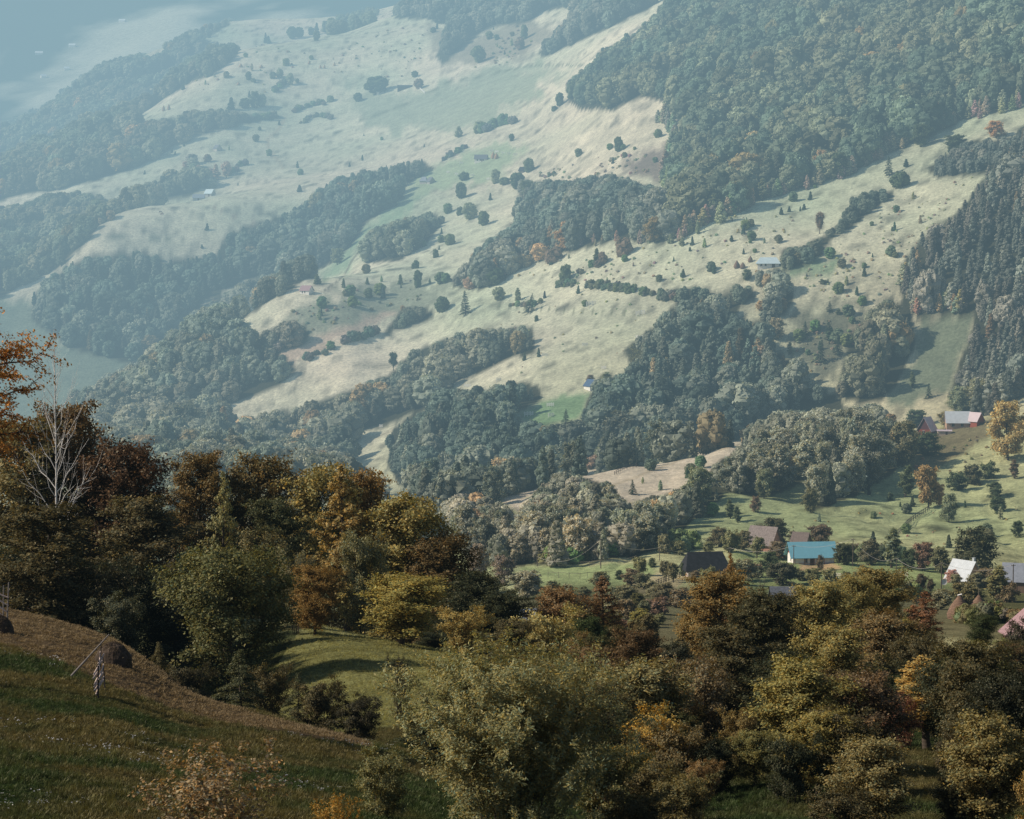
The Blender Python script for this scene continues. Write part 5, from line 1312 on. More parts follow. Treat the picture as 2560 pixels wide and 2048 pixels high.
        wn = build('window', [P], GLASS(), e); build('frame', fr, M_('window_frame', (.5, .45, .4)), wn)
    if door:
        side, c0, ww, hh_ = door
        s = -1 if side == 'l' else 1
        P = box(c0-ww/2, c0+ww/2, -hy-.04, -hy+.02, -.2, hh_) if side == 'f' else box(*sorted((s*(hx-.02), s*(hx+.04))), c0-ww/2, c0+ww/2, -.2, hh_)
        build('door', [P], M_('door_wood', (.12, .07, .045), noise=.3, wave=('X', 5.0, .5, .3)), e)
    if porch:
        for k in range(5):
            xx_ = -hx + .3 + k * (L - .6) / 4
            build('post', [box(xx_-.08, xx_+.08, -oy+.05, -oy+.2, fd, ez+.1)], M_('porch_wood', (.24, .12, .075), noise=.2), e)
        build('porch_rail', [box(-hx+.4, hx-.3, -oy+.09, -oy+.15, .75, .87), box(-hx+.4, hx-.3, -oy+.09, -oy+.15, .3, .4)], M_('porch_wood', (.24, .12, .075)), e)
    tag(e, label, cat, group)
    return e
rd = math.radians
RED = lambda: M_('red_boards', (.30, .075, .045), noise=.15, wave=('X', 4.0, .5, .3))
PURPLEB = lambda: M_('maroon_boards', (.13, .045, .055), noise=.15, wave=('X', 4.0, .5, .3))
house('cottage', 'long cottage with a turquoise metal roof and a brown timber porch', 2030, 1413, rd(7), 11.4, 6.0, 3.0, 3.0, 'turquoise', PLASTER(), wins=(('f',1.4,1.5,1.3,1.3),('f',-2.2,1.5,.9,1.2),('l',-.6,1.7,.9,1.2)), door=('f',-.5,1.1,2.1), gable=RED(), over=.9, porch=True)
house('shingled_barn', 'barn with a high pinkish grey shingle roof above the cottages', 1912, 1378, rd(-32), 7.4, 6.4, 2.4, 4.2, 'shingle', M_('salmon_wall', (.42,.22,.16), noise=.2), door=('l',0,1.6,2.0), cat='barn', over=.7)
house('small_barn', 'small barn with a ribbed brown roof peeking over the turquoise one', 2004, 1372, rd(-28), 4.2, 4.0, 2.2, 2.4, 'brown', TIMBER(), cat='barn')
house('long_barn', 'long black roofed barn with a whitewashed gable behind the orchard', 1764, 1436, rd(10), 10.4, 6.4, 2.2, 3.5, 'darkshingle', M_('limewashed_logs', (.60,.50,.44), noise=.2, wave=('Z', 3.0, .8, .3)), hip=.12, over=.8, door=('l',0,1.4,1.9), cat='barn')
house('low_shed', 'low shed showing only its blue grey shingle roof among the bushes', 1960, 1512, rd(0), 5.2, 5.0, 1.8, 2.3, 'greyshingle', TIMBER(), cat='shed', over=.5)
house('farmhouse', 'white roofed house half hidden by a blossoming shrub at the village edge', 2414, 1462, rd(-52), 6.4, 5.8, 2.2, 4.0, 'whitemetal', M_('peach_plaster', (.42,.27,.19), noise=.1), wins=(('r',-1.5,1.6,.9,1.2),('f',1.5,1.7,1.0,1.2),('f',-1.5,1.7,1.0,1.2)), chimney=(2.6, (.45,.48,.5)), over=.6)
house('grey_barn', 'tall timber barn with a blue grey roof cut by the right border', 2548, 1482, rd(-18), 6.4, 5.6, 3.6, 3.6, 'slate', M_('brown_boards', (.20,.13,.09), noise=.25, wave=('X', 4.0, .8, .4)), gable=M_('white_gable', (.72,.72,.72), noise=.05), cat='barn', over=.5, door=('f',-.6,1.6,2.2))
house('dusky_house', 'house with a dusky pink roof and two chimneys at the right border', 2634, 1640, rd(6), 9.5, 8.0, .8, 3.8, 'purple', PURPLEB(), chimney=(-2.2, (.06,.045,.045)), hip=.42, Y=285, cat='house', over=.6)
house('red_farmhouse', 'steep farmhouse with a pale roof and a maroon gable on the crest', 2320, 1086, rd(58), 6.6, 5.4, 2.2, 4.6, 'pinkwhite', RED(), gable=PURPLEB(), wins=(('l',.2,1.2,.9,1.0),), over=.5)
house('white_farmhouse', 'farmhouse with a long white metal roof on the crest', 2396, 1070, rd(-4), 9.0, 6.0, 2.8, 3.8, 'whitemetal', M_('peach_plaster', (.42,.27,.19)), wins=(('f',-2,1.5,1.0,1.2),('f',1.5,1.5,1.0,1.2)), over=.5)
house('white_outbuilding', 'small building with a tilted white roof right beside the long white roof', 2437, 1066, rd(-50), 6.4, 4.6, 2.6, 3.0, 'pinkwhite', RED(), cat='barn', over=.4, door=('r',0,1.2,2.0))
house('plank_shed', 'low beige plank shed with a flat pale roof between the farmhouses', 2362, 1088, rd(-8), 5.2, 3.0, 1.9, .35, 'pinkwhite', M_('beige_boards', (.58,.44,.33), noise=.2, wave=('Z', 3.0, .5, .3)), cat='shed', over=.35, door=('f',.8,.8,1.6))
house('white_walled_barn', 'white walled cottage with a wide pale blue roof by the climbing hedge', 1922, 668, rd(-6), 11.0, 6.5, 2.7, 2.5, 'bluewhite', PLASTER(), hip=.25, over=.9, wins=(('f',-3.6,1.4,.9,1.1),('f',-1.4,1.4,.9,1.1),('l',0,1.4,.8,1.0)), door=('f',2.6,1.6,2.0))
house('blue_roofed_cottage', 'white gabled cottage with a dark blue roof beside the green paddock', 1478, 974, rd(-62), 6.0, 4.6, 2.2, 2.8, 'darkblue', PLASTER(), wins=(('l',0,1.2,.7,.8),), over=.4)
house('purple_roofed_cottage', 'tiny white cottage with a purple brown roof on the far spur', 766, 735, rd(-30), 6.6, 5.0, 2.6, 2.6, 'purple', PLASTER(), wins=(('f',-1.4,1.4,.8,1.2),('f',.4,1.4,.8,1.2),('l',0,1.5,.8,1.2)), over=.5)
house('pale_barn', 'pale roofed barn on the round meadow beside a grey roofed one', 524, 491, rd(-28), 7.2, 6.0, 3.0, 3.4, 'bluewhite', M_('grey_boards', (.40,.38,.35), noise=.2, wave=('X', 4.0, .5, .3)), cat='barn', door=('f',1,1.8,2.2))
house('grey_cabin', 'grey roofed cabin joined to the trees left of the pale barn', 496, 501, rd(3), 9.4, 6.0, 2.6, 2.8, 'slate', M_('grey_boards', (.40,.38,.35)), cat='barn', door=('f',0,1.6,2.0))
house('weathered_hut', 'lone hut with a dark roof and a pale gable on the upper meadow', 543, 377, rd(-52), 6.6, 5.4, 2.6, 3.2, 'greyshingle', M_('pale_logs', (.50,.45,.40), noise=.2, wave=('Z', 3.0, .8, .3)), cat='hut')
house('hay_farm', 'white farmhouse with a grey roof beside the two hay ricks', 1203, 404, rd(-12), 9.5, 5.6, 2.6, 3.0, 'greyshingle', PLASTER(), wins=(('f',-2.5,1.4,.8,1.0),('f',0,1.4,.8,1.0),('f',2.4,1.4,.8,1.0)), door=('f',1.2,.9,2.0))
house('twin_hut', 'grey hut with a hipped roof on the lower bright lawn', 1060, 459, rd(-20), 5.4, 4.8, 2.6, 2.8, 'slate', M_('pale_logs', (.50,.45,.40)), hip=.4, cat='hut')
house('gabled_hut', 'small gabled hut touching the hipped one on its right', 1077, 459, rd(-62), 5.2, 4.6, 2.2, 2.9, 'greyshingle', M_('grey_boards', (.40,.38,.35)), cat='hut')
house('black_hut', 'tiny black hut beside an oval tree', 1307, 432, rd(-40), 4.6, 3.8, 2.2, 2.4, 'darkshingle', TIMBER(), cat='hut')
house('long_shed', 'long low dark shed on the upper pasture', 1012, 223, rd(3), 14.5, 5.0, 2.2, 2.0, 'darkshingle', DTIMBER(), cat='shed', over=.3)
house('pale_byre', 'small pale byre half under the broad dark tree', 950, 235, rd(5), 7, 4.5, 2.4, 1.6, 'bluewhite', PLASTER(), cat='byre')
for i, (px, py, L, lab) in enumerate(((305,56,16,'white farmhouse highest on the hazy slope across the valley'),(180,118,16,'white roofed house beside a pale path across the valley'),(97,137,18,'white house lowest left across the valley'),(166,176,12,'faint small house in the haze across the valley'),(108,195,12,'faintest small house at the bottom of the hazy slope'))):
    house('distant_house', lab, px, py, rd(-10 + 8 * i), L, 9, 5, 4, 'whitemetal', PLASTER(), over=.6, group='white houses across the valley')
house('hidden_house', 'corner of a white roof peeping over the rounded bush', 1308, 1540, rd(30), 5, 4, .8, 2.4, 'whitemetal', PLASTER(), Y=415)

# haystacks: ribbed, bulging, drawn up round a pole
HAY = simple_mat('hay', (.20, .125, .085), .95, .3, 3.0, .06, wave=('Z', 1.2, 6.0, .3)); HAYP = simple_mat('old_hay', (.33, .22, .14), .95, .3, 3.0, .05)
def haystack(label, px, py, w, h, m=None, pole=True, lean=0, group='haystacks', Y=None, cap=False):
    x, y, z = ground_at(px, py)
    e = link('haystack', None); e.location = (x, y, z - .1)
    k = 20; prof_ = [(.0, .44), (.10, .49), (.28, .5), (.45, .45), (.60, .36), (.75, .24), (.88, .13), (1.0, .045)]
    r = np.random.default_rng(int(px)); V = []
    for f, q in prof_:
        for i in range(k):
            a = 2 * math.pi * i / k; rr = q * w * (1 + r.normal(0, .035)); V.append((math.cos(a) * rr + lean * f * h, math.sin(a) * rr, f * h))
    fl = [(j*k+i, j*k+(i+1)%k, (j+1)*k+(i+1)%k, (j+1)*k+i) for j in range(len(prof_)-1) for i in range(k)] + [tuple(range((len(prof_)-1)*k, len(prof_)*k))]
    build('hay', [(np.array(V), fl)], m or HAY, e, True)
    if pole: build('pole', [bar((lean*h*.9,0,h*.8), (lean*h,0,h*1.28), .05)], MP, e)
    if cap: build('cap', [(np.array([(-.35,-.3,h*1.0),(.4,-.3,h*1.04),(.4,.3,h*1.05),(-.35,.3,h*1.0),(-.35,-.3,h*.985),(.4,-.3,h*1.02),(.4,.3,h*1.03),(-.35,.3,h*.985)]), box(0,1,0,1,0,1)[1])], PLASTER(), e)
    tag(e, label, 'haystack', group)
haystack('left of two big haystacks below the village, with a pale flat cap', 2398, 1549, 4.2, 4.5, cap=True, pole=False)
haystack('right of two big haystacks below the village, with a pole on top', 2446, 1549, 4.2, 4.5)
for px, py, w, h, lab in ((1842,670,3.2,4.0,'left haystack of three near the white walled cottage'),(1857,671,3.0,3.2,'leaning middle haystack of three near the white walled cottage'),(1876,655,2.6,3.2,'right haystack of three near the white walled cottage'),
    (1233,396,3.4,5.2,'pinkish rick touching the grey roofed farmhouse'),(1241,397,3.6,4.6,'rounder rick right of the pinkish one'),
    (409,278,3.4,6.0,'dark pointed rick, left of two at the foot of the steep pasture'),(422,275,3.4,6.0,'dark pointed rick, right of two at the foot of the steep pasture'),
    (602,168,4.2,3.8,'pale rick at the left end of the row on the upper pasture'),(653,170,4,3.6,'second pale rick of the row on the upper pasture'),(712,164,4,3.4,'third pale rick of the row on the upper pasture'),
    (596,213,3.4,3.2,'small pale rick low on the upper pasture'),(773,161,3,4.2,'thin dark rick on the brownish bank'),(801,171,2.6,4.0,'thin dark rick, left of a close pair on the brownish bank'),(811,171,2.6,4.0,'thin dark rick, right of a close pair on the brownish bank'),(836,165,2.6,4.2,'thin dark rick highest on the brownish bank')):
    haystack(lab, px, py, w, h, HAYP if py < 640 else HAY, pole=False)
def mound(label, px, py, w, h):
    x, y, z = ground_at(px, py); k = 22; V = []; r = np.random.default_rng(int(w * 10))
    R_ = [(0, .5), (.2, .5), (.45, .46), (.68, .38), (.85, .26), (.96, .12)]
    for f, q in R_:
        for i in range(k): a = 2*math.pi*i/k; rr = q*w*(1+r.normal(0,.03)); V.append((math.cos(a)*rr*1.15, math.sin(a)*rr, f*h*(1+r.normal(0,.02))))
    V.append((0, 0, h))
    fl = [(j*k+i, j*k+(i+1)%k, (j+1)*k+(i+1)%k, (j+1)*k+i) for j in range(5) for i in range(k)] + [(5*k+i, 5*k+(i+1)%k, 6*k) for i in range(k)]
    o = build('hay_heap', [(np.array(V), fl)], simple_mat('dark_hay', (.060, .042, .030), .95, .4, 3.5, .12)); o.location = (x, y, z - .25)  # heap is a darker brown than the other hay
    # loose strands over it
    r = np.random.default_rng(8); d = unit(np.abs(r.normal(size=(900, 3))) * np.sign(r.normal(size=(900, 3))) * [1, 1, 1]); d[:, 2] = np.abs(d[:, 2])
    P = d * np.array([w*.575, w*.5, h]) ; Vq, Fq = quads(P, d + r.normal(0, .3, (900, 3)), .30, r, .12)
    s = link('hay_strands', new_mesh('hay_strands', Vq, Fq, [ML], cols=np.full((len(Vq), 3), 1.0)), o); s['tint'] = [.085, .06, .038]
    tag(o, label, 'hay heap')
mound('dark rounded hay heap on the mown strip behind the drying rack', 283, 1660, 1.9, 1.55)
mound('dark hay heap at the left border below a second rack', -4, 1583, 1.7, 1.4)

# the hay drying rack of the near meadow
WOODG = simple_mat('grey_pole_wood', (.17, .15, .14), .85, .3, 6, .01); RAILM = simple_mat('peeled_rails', (.46, .36, .31), .8, .3, 5, .01); POSTM = simple_mat('dark_post_wood', (.035, .028, .025), .9, .3, 5, .01)
x, y, z = ground_at(244, 1745); s = y / F
def P3(px, py, dy=0.0):
    """a point of the rack: column and row as seen, depth off the rack's plane"""
    u = ray(px, py); yy = y + dy; return (float(u[0] / u[1]) * yy - x, dy, float(u[2] / u[1]) * yy - z)
e = link('hay_rack', None); e.location = (x, y, z)
build('post', [bar(P3(245, 1749), P3(246, 1646), .045, 6, .03)], POSTM, e)
build('post', [bar(P3(262, 1720, 1.2), P3(257, 1640, 1.2), .04, 6, .03)], POSTM, e)
build('post', [bar(P3(251, 1668, .4), P3(253, 1600, .4), .035, 6, .025)], POSTM, e)
rr = np.random.default_rng(4)
for k, (a, b) in enumerate((((240,1737),(259,1699)),((236,1727),(260,1691)),((235,1719),(258,1681)),((234,1688),(256,1651)),((247,1700),(259,1660)),((233,1697),(251,1664)),((236,1712),(256,1672)),((246,1666),(260,1634)),((246,1660),(251,1629)))):
    A = np.array(P3(*a, -.08)); B = np.array(P3(*b, 1.1)); m_ = (A + B) / 2 + rr.normal(0, .03, 3)
    V, Fq = tube(np.array([A, m_ * .5 + A * .5, m_, m_ * .5 + B * .5, B]), np.array([.045, .05, .04, .035, .028]), 6)
    build('rail', [(V, [tuple(f) for f in Fq])], RAILM, e)
tag(e, 'twiggy hay drying rack of dark posts and pale rails in the near meadow', 'hay rack')
e2 = build('leaning_pole', [bar(P3(178, 1690, -.1), P3(273, 1586, .1), .052, 8, .03)], WOODG); e2.location = (x, y, z)
tag(e2, 'long grey pole leaning slantwise behind the drying rack', 'pole')
x, y, z = ground_at(8, 1565)
e = link('hay_rack', None); e.location = (x, y, z)
build('post', [bar(P3(18, 1548), P3(22, 1456), .06, 6, .045)], WOODG, e); build('post', [bar(P3(8, 1545, .6), P3(9, 1464, .6), .05, 6, .04)], WOODG, e)
for a, b, c in (((-14,1478),(6,1489),(21,1494)),((-14,1490),(6,1506),(21,1514)),((-14,1508),(4,1521),(17,1530)),((-14,1525),(2,1536),(16,1545))):
    V, Fq = tube(np.array([P3(*a, -.1), P3(*b, -.1), P3(*c, -.1)]), np.array([.055, .05, .04]), 6); build('rail', [(V, [tuple(f) for f in Fq])], RAILM, e)
tag(e, 'second hay drying rack cut by the left border', 'hay rack')

# white hay racks standing about on the far meadows
WHT = simple_mat('bleached_laths', (.80, .77, .72), .8, .1, 3)
def frame_mesh():
    P = []
    for k in range(4): P.append(box(-2.0, 2.0, -.05, .05, .55 + .42 * k, .78 + .42 * k))
    for xx_ in (-1.9, -.6, .7, 1.9): P.append(box(xx_ - .1, xx_ + .1, .051, .18, -.5, 2.3))
    V, fl, o = [], [], 0
    for v, f in P: V.append(v); fl += [tuple(i + o for i in q) for q in f]; o += len(v)
    return new_mesh('drying_rack', np.concatenate(V), fl, [WHT])
FM = frame_mesh()
FR = [(1478,766,22,'upper middle'),(1602,788,21,''),(1598,848,17,''),(1462,866,13,''),(1362,892,15,''),(1510,924,11,''),(1247,953,11,''),(1168,969,16,''),(1376,1017,17,''),(1322,1041,21,''),(1378,1042,16,''),(1087,1007,10,''),(952,1070,8,''),(1229,380,9,''),(1242,382,9,''),(1258,385,9,''),(1272,386,9,''),(1288,389,10,''),(1153,410,8,''),(1120,433,7,''),(1141,438,8,''),(1182,441,9,''),(1220,450,7,''),(1241,450,6,''),(1661,1148,11,'')]
FL = ['white hay rack of two panels just below the stony pasture','white hay rack farthest right on the bright meadow','tilted white hay rack beside the dark wood','faint white hay rack in the middle of the bright meadow','faint hay rack in the shadow of the hedgerow','white hay rack above the blue roofed cottage','small white hay rack on the lower meadow, right one','tilted hay rack on the lower meadow, left one','white hay rack highest in the bright green paddock','long hay rack at the left of the bright green paddock','faint hay rack at the right of the bright green paddock','white hay rack at the wood edge left of the paddock','tiny hay rack near the bottom of the lowest meadow','leftmost hay rack of the row behind the two ricks','second hay rack of the row behind the two ricks','third hay rack of the row behind the two ricks','fourth hay rack of the row behind the two ricks','rightmost hay rack of the row behind the two ricks','hay rack standing alone left of the grey roofed farmhouse','left hay rack of the row on the lower lawn','second hay rack of the row on the lower lawn','hay rack right of the dark round bush on the lawn','hay rack under the dark bush on the lawn','rightmost tiny hay rack on the lower lawn','white rack under the broad spreading tree']
for (px, py, wpx, _), lab in zip(FR, FL):
    x, y, z = ground_at(px, py); o = link('drying_rack', FM); sc = wpx / F * y / 4.0 * 1.1
    o.location = (x, y, z); o.rotation_euler = (0, rr.normal(0, .08), rr.normal(0, .3)); o.scale = (sc, 1, max(.8, sc * .95))
    tag(o, lab, 'hay rack', 'white hay racks on the meadows')

# power line
PD = [(1343,1416,1391,.12),(1502,1421,1346,.14),(1649,1402,1368,.12),(1825,1390,1369,.12),(1984,1412,1363,.12),(2132,1416,1346,.13),(2241,1437,1395,.12),(2353,1491,1406,.15),(2532,1500,1411,.15)]
PLAB = ['short pole at the left end of the power line','tall pole behind the village meadow','pole above the orchard','pole beside the dark roofed barn','pole at the gable of the turquoise roofed cottage','tall pole right of the turquoise roofed cottage','pole by the lawn fence','thick pole with a white box left of the white roofed house','thick pole before the barn at the right border']
tops = []
for (px, pb, pt, r_), lab in zip(PD, PLAB):
    x, y, z = ground_at(px, pb); zt = ground_top(x, y, pt)
    e = link('power_pole', None); e.location = (x, y, z)
    build('pole', [bar((0,0,-.5), (0,0,zt-z), r_, 8, r_*.75)], simple_mat('pole_wood', (.10,.08,.065), .9, .2) if not tops else bpy.data.materials['pole_wood'], e)
    build('crossarm', [box(-.5,.5,-.06,.06,zt-z-.35,zt-z-.25), box(-.45,-.37,-.03,.03,zt-z-.25,zt-z-.08), box(.37,.45,-.03,.03,zt-z-.25,zt-z-.08)], bpy.data.materials['pole_wood'], e)
    tag(e, lab, 'power pole', 'wooden power poles'); tops.append((x, y, zt - .08))
WIRE = simple_mat('wire', (.55,.50,.44), .6)
WLAB = ['sagging cable left of the tall pole','cable over the back of the village meadow','cable above the orchard roof line','cable in front of the shingled barn','cable over the turquoise roof','sagging cable over the hedge behind the lawn','cable across the lawn','cable before the white roofed house']
for k in range(8):
    A, B = np.array(tops[k]), np.array(tops[k + 1]); t = np.linspace(0, 1, 17)[:, None]; L = np.linalg.norm(B - A)
    sag = [3.4, 1.6, 1.6, 1.4, 1.2, 2.6, 2.0, 1.6][k]
    pts = A * (1 - t) + B * t - np.array([0, 0, 1]) * sag * 4 * t * (1 - t)
    V, Fq = tube(pts, np.full(17, .028), 4); o = build('power_cable', [(V, [tuple(f) for f in Fq])], WIRE)
    tag(o, WLAB[k], 'cable', 'power cables')
# dish and little things by the thick pole
x, y, z = ground_at(2357, 1478)
e = link('satellite_dish', None); e.location = (x + .3, y + .1, z)
th = np.linspace(0, 2*math.pi, 15)[:-1]; V = [(0, .12, 2.2)] + [(math.cos(a)*.75, -.06, 2.2 + math.sin(a)*.75) for a in th]
build('dish', [(np.array(V), [(0, i+1, (i+1)%14+1) for i in range(14)])], PLASTER(), e, True); build('mast', [bar((0,.2,-.3),(0,.14,2.2),.05)], POSTM, e)
tag(e, 'white round dish next to the thick pole on the lawn', 'dish')

def fence(label, pts, h, rails, m, post_gap=2.5, group=None, th=.05):
    e = link('fence', None); G = [np.array(ground_at(*p)) for p in pts]; e.location = tuple(G[0]); o0 = G[0]
    rp = [[] for _ in range(rails)]; posts = []
    for A, B in zip(G[:-1], G[1:]):
        L = np.linalg.norm((B - A)[:2]); n = max(1, int(round(L / post_gap)))
        Q = [A + (B - A) * i / n for i in range(n + 1)]
        for q in Q: q[2] = gz(q[0], q[1])
        for i, q in enumerate(Q[:-1] if B is not G[-1] else Q):
            posts.append(bar(q - o0 - [0,0,.3], q - o0 + [0,0,h * 1.12], th, 5))
        for k in range(rails):
            zk = h * (k + 1) / rails
            for a, b in zip(Q[:-1], Q[1:]): rp[k].append(bar(a - o0 + [0,-.06,zk + rr.normal(0,.04)], b - o0 + [0,-.06,zk + rr.normal(0,.04)], th * .8, 4))
    for p in posts[:100]: build('post', [p], m, e)
    for k in range(rails): build('rail', rp[k], m, e)
    tag(e, label, 'fence', group)
WF = simple_mat('pale_fence_wood', (.58,.53,.43), .85, .2); DF = simple_mat('dark_fence_wood', (.07,.06,.055), .9, .3)
fence('pale rail fence on the lawn right of the turquoise roofed cottage', [(2066,1442),(2118,1449)], 1.3, 4, WF, th=.09)
fence('short pale rail fence by the pole on the lawn', [(2246,1441),(2269,1443)], 1.4, 4, WF, th=.09)
fence('dark rail fence climbing diagonally up the green slope', [(2247,1336),(2278,1306),(2300,1291),(2323,1276)], 1.6, 2, DF, th=.12)
fence('dark crooked fence on the pale ridge of the pinkish meadow', [(1536,1188),(1560,1176),(1590,1168),(1625,1160)], 1.3, 2, DF, th=.1)
fence('dark plank fence under the long barn', [(1640,1466),(1672,1454),(1725,1438)], 1.4, 3, DF, th=.09)
fence('dark rail fence beside the clay bank', [(1848,1421),(1868,1417),(1895,1410)], 1.2, 2, DF, th=.08)
fence('thin wire fence with stakes along the top of the village meadow', [(1345,1420),(1420,1418),(1500,1414),(1590,1402)], 1.3, 2, simple_mat('stake_wood', (.22,.19,.16), .9), post_gap=3.5, th=.05)
fence('thin stake fence crossing the middle of the village meadow', [(1370,1446),(1450,1449),(1540,1440)], 1.5, 1, bpy.data.materials['stake_wood'], post_gap=3.0, th=.05)
fence('white fence running down beside the long dark shed', [(1047,222),(1055,228),(1062,234)], 1.6, 3, WHT, th=.16)
fence('grey rail fence behind the turquoise roofed cottage garden', [(2096,1414),(2150,1410)], 1.2, 2, DF, th=.06)

# bank of earth beside the barn, and animals
x, y, z = ground_at(1880, 1427)
o = build('earth_bank', [(np.array([(-1.6,-1,-.5),(2.0,-1,-.5),(2.0,1,-.5),(-1.6,1,-.5),(-1.6,-.9,1.7),(-.6,-.9,1.35),(1.9,-.9,1.5),(1.9,.9,1.6),(-1.6,.9,1.8)]), [(0,1,6,5,4),(1,2,7,6),(2,3,8,7),(3,0,4,8),(4,5,6,7,8)])], simple_mat('clay', (.34,.215,.15), .95, .25, 2, .1)); o.location = (x, y, z); tag(o, 'bare clay bank beside the dark rail fence', 'earth bank')
def animal(name, label, px, py, m, L, H, face, patch=None, graze=True, group=None):
    """barrel, chest, neck, head, jointed legs, tail: one skin"""
    bm_v = [(-.42,0,.78),(-.15,0,.74),(.15,0,.75),(.40,0,.80),(.58,0,.80 if not graze else .58),(.70,0,.98 if not graze else .30),(.84,0,.94 if not graze else .16),
            (-.44,.13,.50),(-.38,.14,.28),(-.42,.14,.0),(-.44,-.13,.50),(-.52,-.14,.28),(-.50,-.14,.0),
            (.36,.13,.45),(.38,.13,.26),(.36,.13,.0),(.36,-.13,.45),(.30,-.13,.26),(.30,-.13,.0),(-.56,0,.72),(-.60,0,.38)]
    ed = [(0,1),(1,2),(2,3),(3,4),(4,5),(5,6),(0,7),(7,8),(8,9),(0,10),(10,11),(11,12),(3,13),(13,14),(14,15),(3,16),(16,17),(17,18),(0,19),(19,20)]
    rad = [.17,.20,.20,.18,.12,.09,.05,.09,.05,.04,.09,.05,.04,.08,.05,.04,.08,.05,.04,.03,.02]
    me_ = bpy.data.meshes.new(name); me_.from_pydata([(a*L, b*L*.8, c*H/.95) for a, b, c in bm_v], ed, []); me_.materials.append(m)
    o = link(name, me_); sk_ = o.modifiers.new('skin', 'SKIN'); sk_.use_smooth_shade = True
    for v, r_ in zip(me_.skin_vertices[0].data, rad): v.radius = (r_*L, r_*L)
    me_.skin_vertices[0].data[1].use_root = True
    o.modifiers.new('sub', 'SUBSURF').levels = 1; o.modifiers['sub'].render_levels = 1
    x, y, z = ground_at(px, py); o.location = (x, y, z); o.rotation_euler = (0, 0, face)
    return tag(o, label, name, group)
animal('cow', 'black and white cow grazing near the crooked fence', 1603, 1163, simple_mat('cow_hide', (.25,.23,.21), .8, .9, 1.1), 1.9, 1.4, 0)
animal('horse', 'brown horse grazing on the round meadow, left of two', 401, 533, simple_mat('bay_coat', (.16,.075,.045), .7, .2), 2.2, 1.7, .3, group='horses on the round meadow')
animal('horse', 'brown horse on the round meadow, lower right of two', 405, 538, bpy.data.materials['bay_coat'], 2.2, 1.7, 2.6, group='horses on the round meadow')
x, y, z = ground_at(2172, 1237)
o = build('tree_stump', [(lambda t: (t[0], [tuple(f) for f in t[1]]))(tube(np.array([(0,0,-.3),(.1,0,1.0),(-.2,.1,2.0),(.35,0,3.4),(.2,0,3.9)]), np.array([.75,.6,.45,.55,.12]), 8))], simple_mat('charred_wood', (.03,.026,.024), .9)); o.location = (x, y, z); tag(o, 'dark broken stump alone on the sunny slope', 'stump')

# garden trees crowding the village
gr_ = np.random.default_rng(31)
VT = [(.075,.078,.045,'dark green'), (.12,.115,.07,'pale'), (.095,.075,.045,'brownish'), (.10,.10,.05,'olive')]
for q, (px, py) in enumerate([(1740,1456),(1768,1462),(1800,1466),(1838,1460),(1866,1452),(1893,1446),(1975,1446),(2002,1452),(2030,1462),(2075,1474),(2112,1478),(2150,1474),(2188,1482),(2214,1474),(1600,1442),(1580,1464),(1628,1492),(1540,1502),(1500,1492),(1460,1502),(1420,1512),(1380,1504),(2270,1506),(2352,1524),(2470,1474),(2520,1506),(2124,1402),(2142,1397),(1770,1384),(1828,1380),(2390,1470),(2440,1476),(1700,1388),(1660,1384),(1892,1396),(1946,1398),(1450,1545),(1500,1560),(1540,1572),(1580,1578),(1490,1530),(1550,1535),(1610,1545),(1650,1562),(1420,1538),(1520,1548),(1570,1556),(1465,1565)]):
    x, y, z = ground_at(px, py); c = VT[int(gr_.integers(0, 4))]; h = gr_.uniform(3.2, 6.5) * (.8 if py > 1525 else 1)
    e = put_leafy(['mid_round', 'mid_bush', 'mid_apple', 'mid_egg'][q % 4], 'garden_tree', x, y, h, h * gr_.uniform(.8, 1.15), [v * WOODK * .8 for v in c[:3]], q * 1.3, q)
    tag(e, c[3] + ' small tree among the cottages and gardens of the village', 'tree', c[3] + ' garden trees of the village')
HZ1, HJ1 = 1 / 1900, (.37, .58, .68)
SAZ, SEL, SKY, SUNE = -94, 35, .08, 5.0
VSR = .2
DENOISE = True
# ------------------------------------------------------------------ haze lying in the valley (real volumes of thin mist), sun and sky
def haze(name, V, Fq, dens, J, label):
    """thin mist: absorbs and glows softly, thickening beyond the near hills and towards the left"""
    m, nt, out = mat(name + '_air')
    g = nt.nodes.new('ShaderNodeNewGeometry'); sp = nt.nodes.new('ShaderNodeSeparateXYZ'); nt.links.new(g.outputs['Position'], sp.inputs[0])
    def ramp(s, a, b, lo, hi):
        r = N(nt, 'ShaderNodeMapRange'); nt.links.new(s, r.inputs[0])
        for i, v in enumerate((a, b, lo, hi)): r.inputs[i + 1].default_value = v
        return r.outputs[0]
    def mul(a, b):
        x = nt.nodes.new('ShaderNodeMath'); x.operation = 'MULTIPLY'
        for i, v in enumerate((a, b)):
            if isinstance(v, float): x.inputs[i].default_value = v
            else: nt.links.new(v, x.inputs[i])
        return x.outputs[0]
    d = mul(mul(mul(ramp(sp.outputs[1], 280, 1100, .05, 1.0), ramp(sp.outputs[1], 1700, 3200, 1.0, .10)), ramp(sp.outputs[0], -100, 520, 1.0, .70)), dens)
    a = nt.nodes.new('ShaderNodeVolumeAbsorption'); a.inputs['Color'].default_value = (0, 0, 0, 1); nt.links.new(d, a.inputs['Density'])
    e = N(nt, 'ShaderNodeEmission', Color=(*J, 1)); nt.links.new(d, e.inputs['Strength'])
    s = nt.nodes.new('ShaderNodeAddShader'); nt.links.new(a.outputs[0], s.inputs[0]); nt.links.new(e.outputs[0], s.inputs[1])
    nt.links.new(s.outputs[0], out.inputs['Volume'])
    o = link(name, new_mesh(name, np.array(V, float), Fq, [m]))
    return tag(o, label, None, kind='stuff')
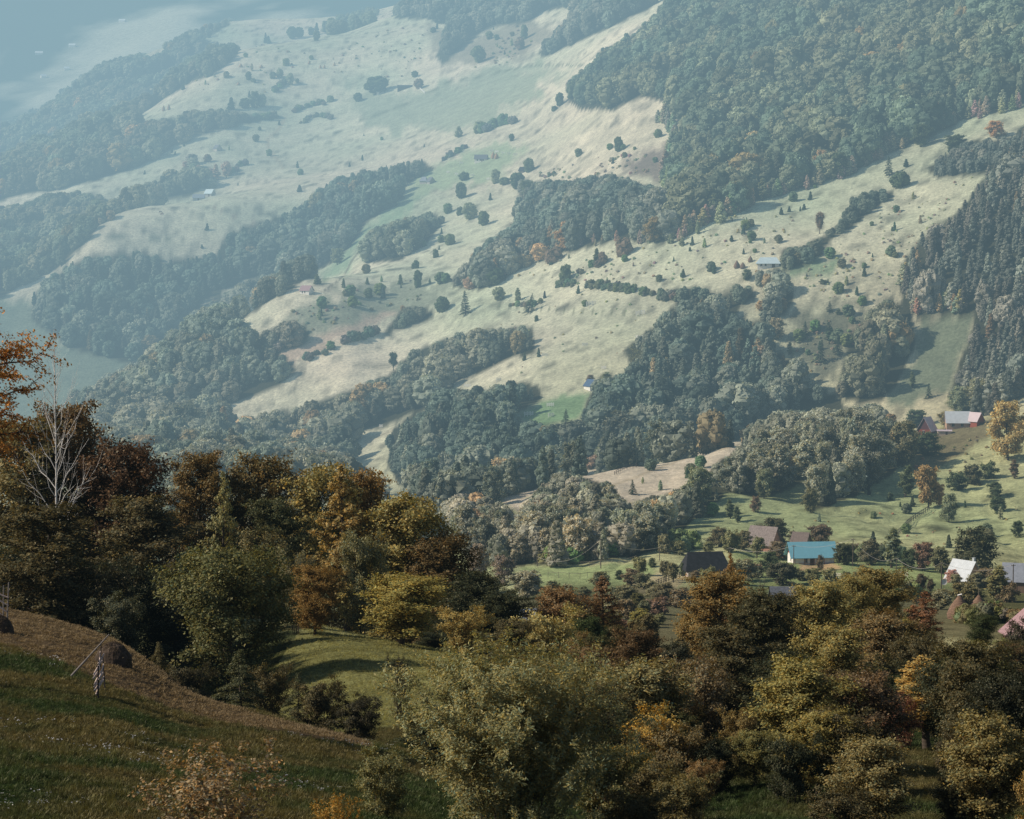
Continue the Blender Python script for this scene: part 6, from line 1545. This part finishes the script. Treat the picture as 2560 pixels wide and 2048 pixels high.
def hull(near_y, far_y, aL, aR, bL, bR, zl, slope, top):
    """a wedge of air: starts just behind the lens and opens north"""
    V = []
    for y in (near_y, far_y):
        xl = bL + aL * max(y, 0); xr = bR + aR * max(y, 0); lo = zl + slope * max(y, 0)
        V += [(xl, y, lo), (xr, y, lo), (xr, y, top), (xl, y, top)]
    Fq = [(0, 1, 2, 3), (5, 4, 7, 6), (4, 0, 3, 7), (1, 5, 6, 2), (3, 2, 6, 7), (4, 5, 1, 0)]
    return V, Fq
V, Fq = hull(-30, 9000, -.36, .36, -60, 60, -60, -.30, 45)
for i in (6, 7): V[i] = (V[i][0], V[i][1], 45 + 9000 * .105)
haze('haze', V, Fq, HZ1, HJ1, 'thin blue haze over the whole valley')

w = bpy.data.worlds.new('World'); SC.world = w; w.use_nodes = True
nt = w.node_tree; bg = nt.nodes['Background']
sk = nt.nodes.new('ShaderNodeTexSky'); sk.sky_type = 'NISHITA'; sk.sun_disc = False
SUN_AZ, SUN_EL = math.radians(SAZ), math.radians(SEL)      # azimuth clockwise from north (+Y)
sk.sun_elevation = SUN_EL; sk.sun_rotation = SUN_AZ
nt.links.new(sk.outputs[0], bg.inputs['Color']); bg.inputs['Strength'].default_value = SKY
sl = bpy.data.lights.new('sun', 'SUN'); sl.energy = SUNE; sl.angle = math.radians(.5); sl.color = (1.0, .90, .75)
so = link('sun', sl)
d = Vector((math.sin(SUN_AZ) * math.cos(SUN_EL), math.cos(SUN_AZ) * math.cos(SUN_EL), math.sin(SUN_EL)))
so.rotation_euler = d.to_track_quat('Z', 'Y').to_euler()
SC.view_settings.view_transform = 'Standard'; SC.view_settings.look = 'None'; SC.view_settings.exposure = 0; SC.view_settings.gamma = 1
SC.render.engine = 'CYCLES'
SC.cycles.max_bounces = 5; SC.cycles.diffuse_bounces = 2; SC.cycles.glossy_bounces = 1; SC.cycles.transmission_bounces = 2; SC.cycles.transparent_max_bounces = 4
SC.cycles.volume_step_rate = VSR; SC.cycles.volume_max_steps = 128
SC.cycles.use_denoising = DENOISE
SC.cycles.caustics_reflective = False; SC.cycles.caustics_refractive = False
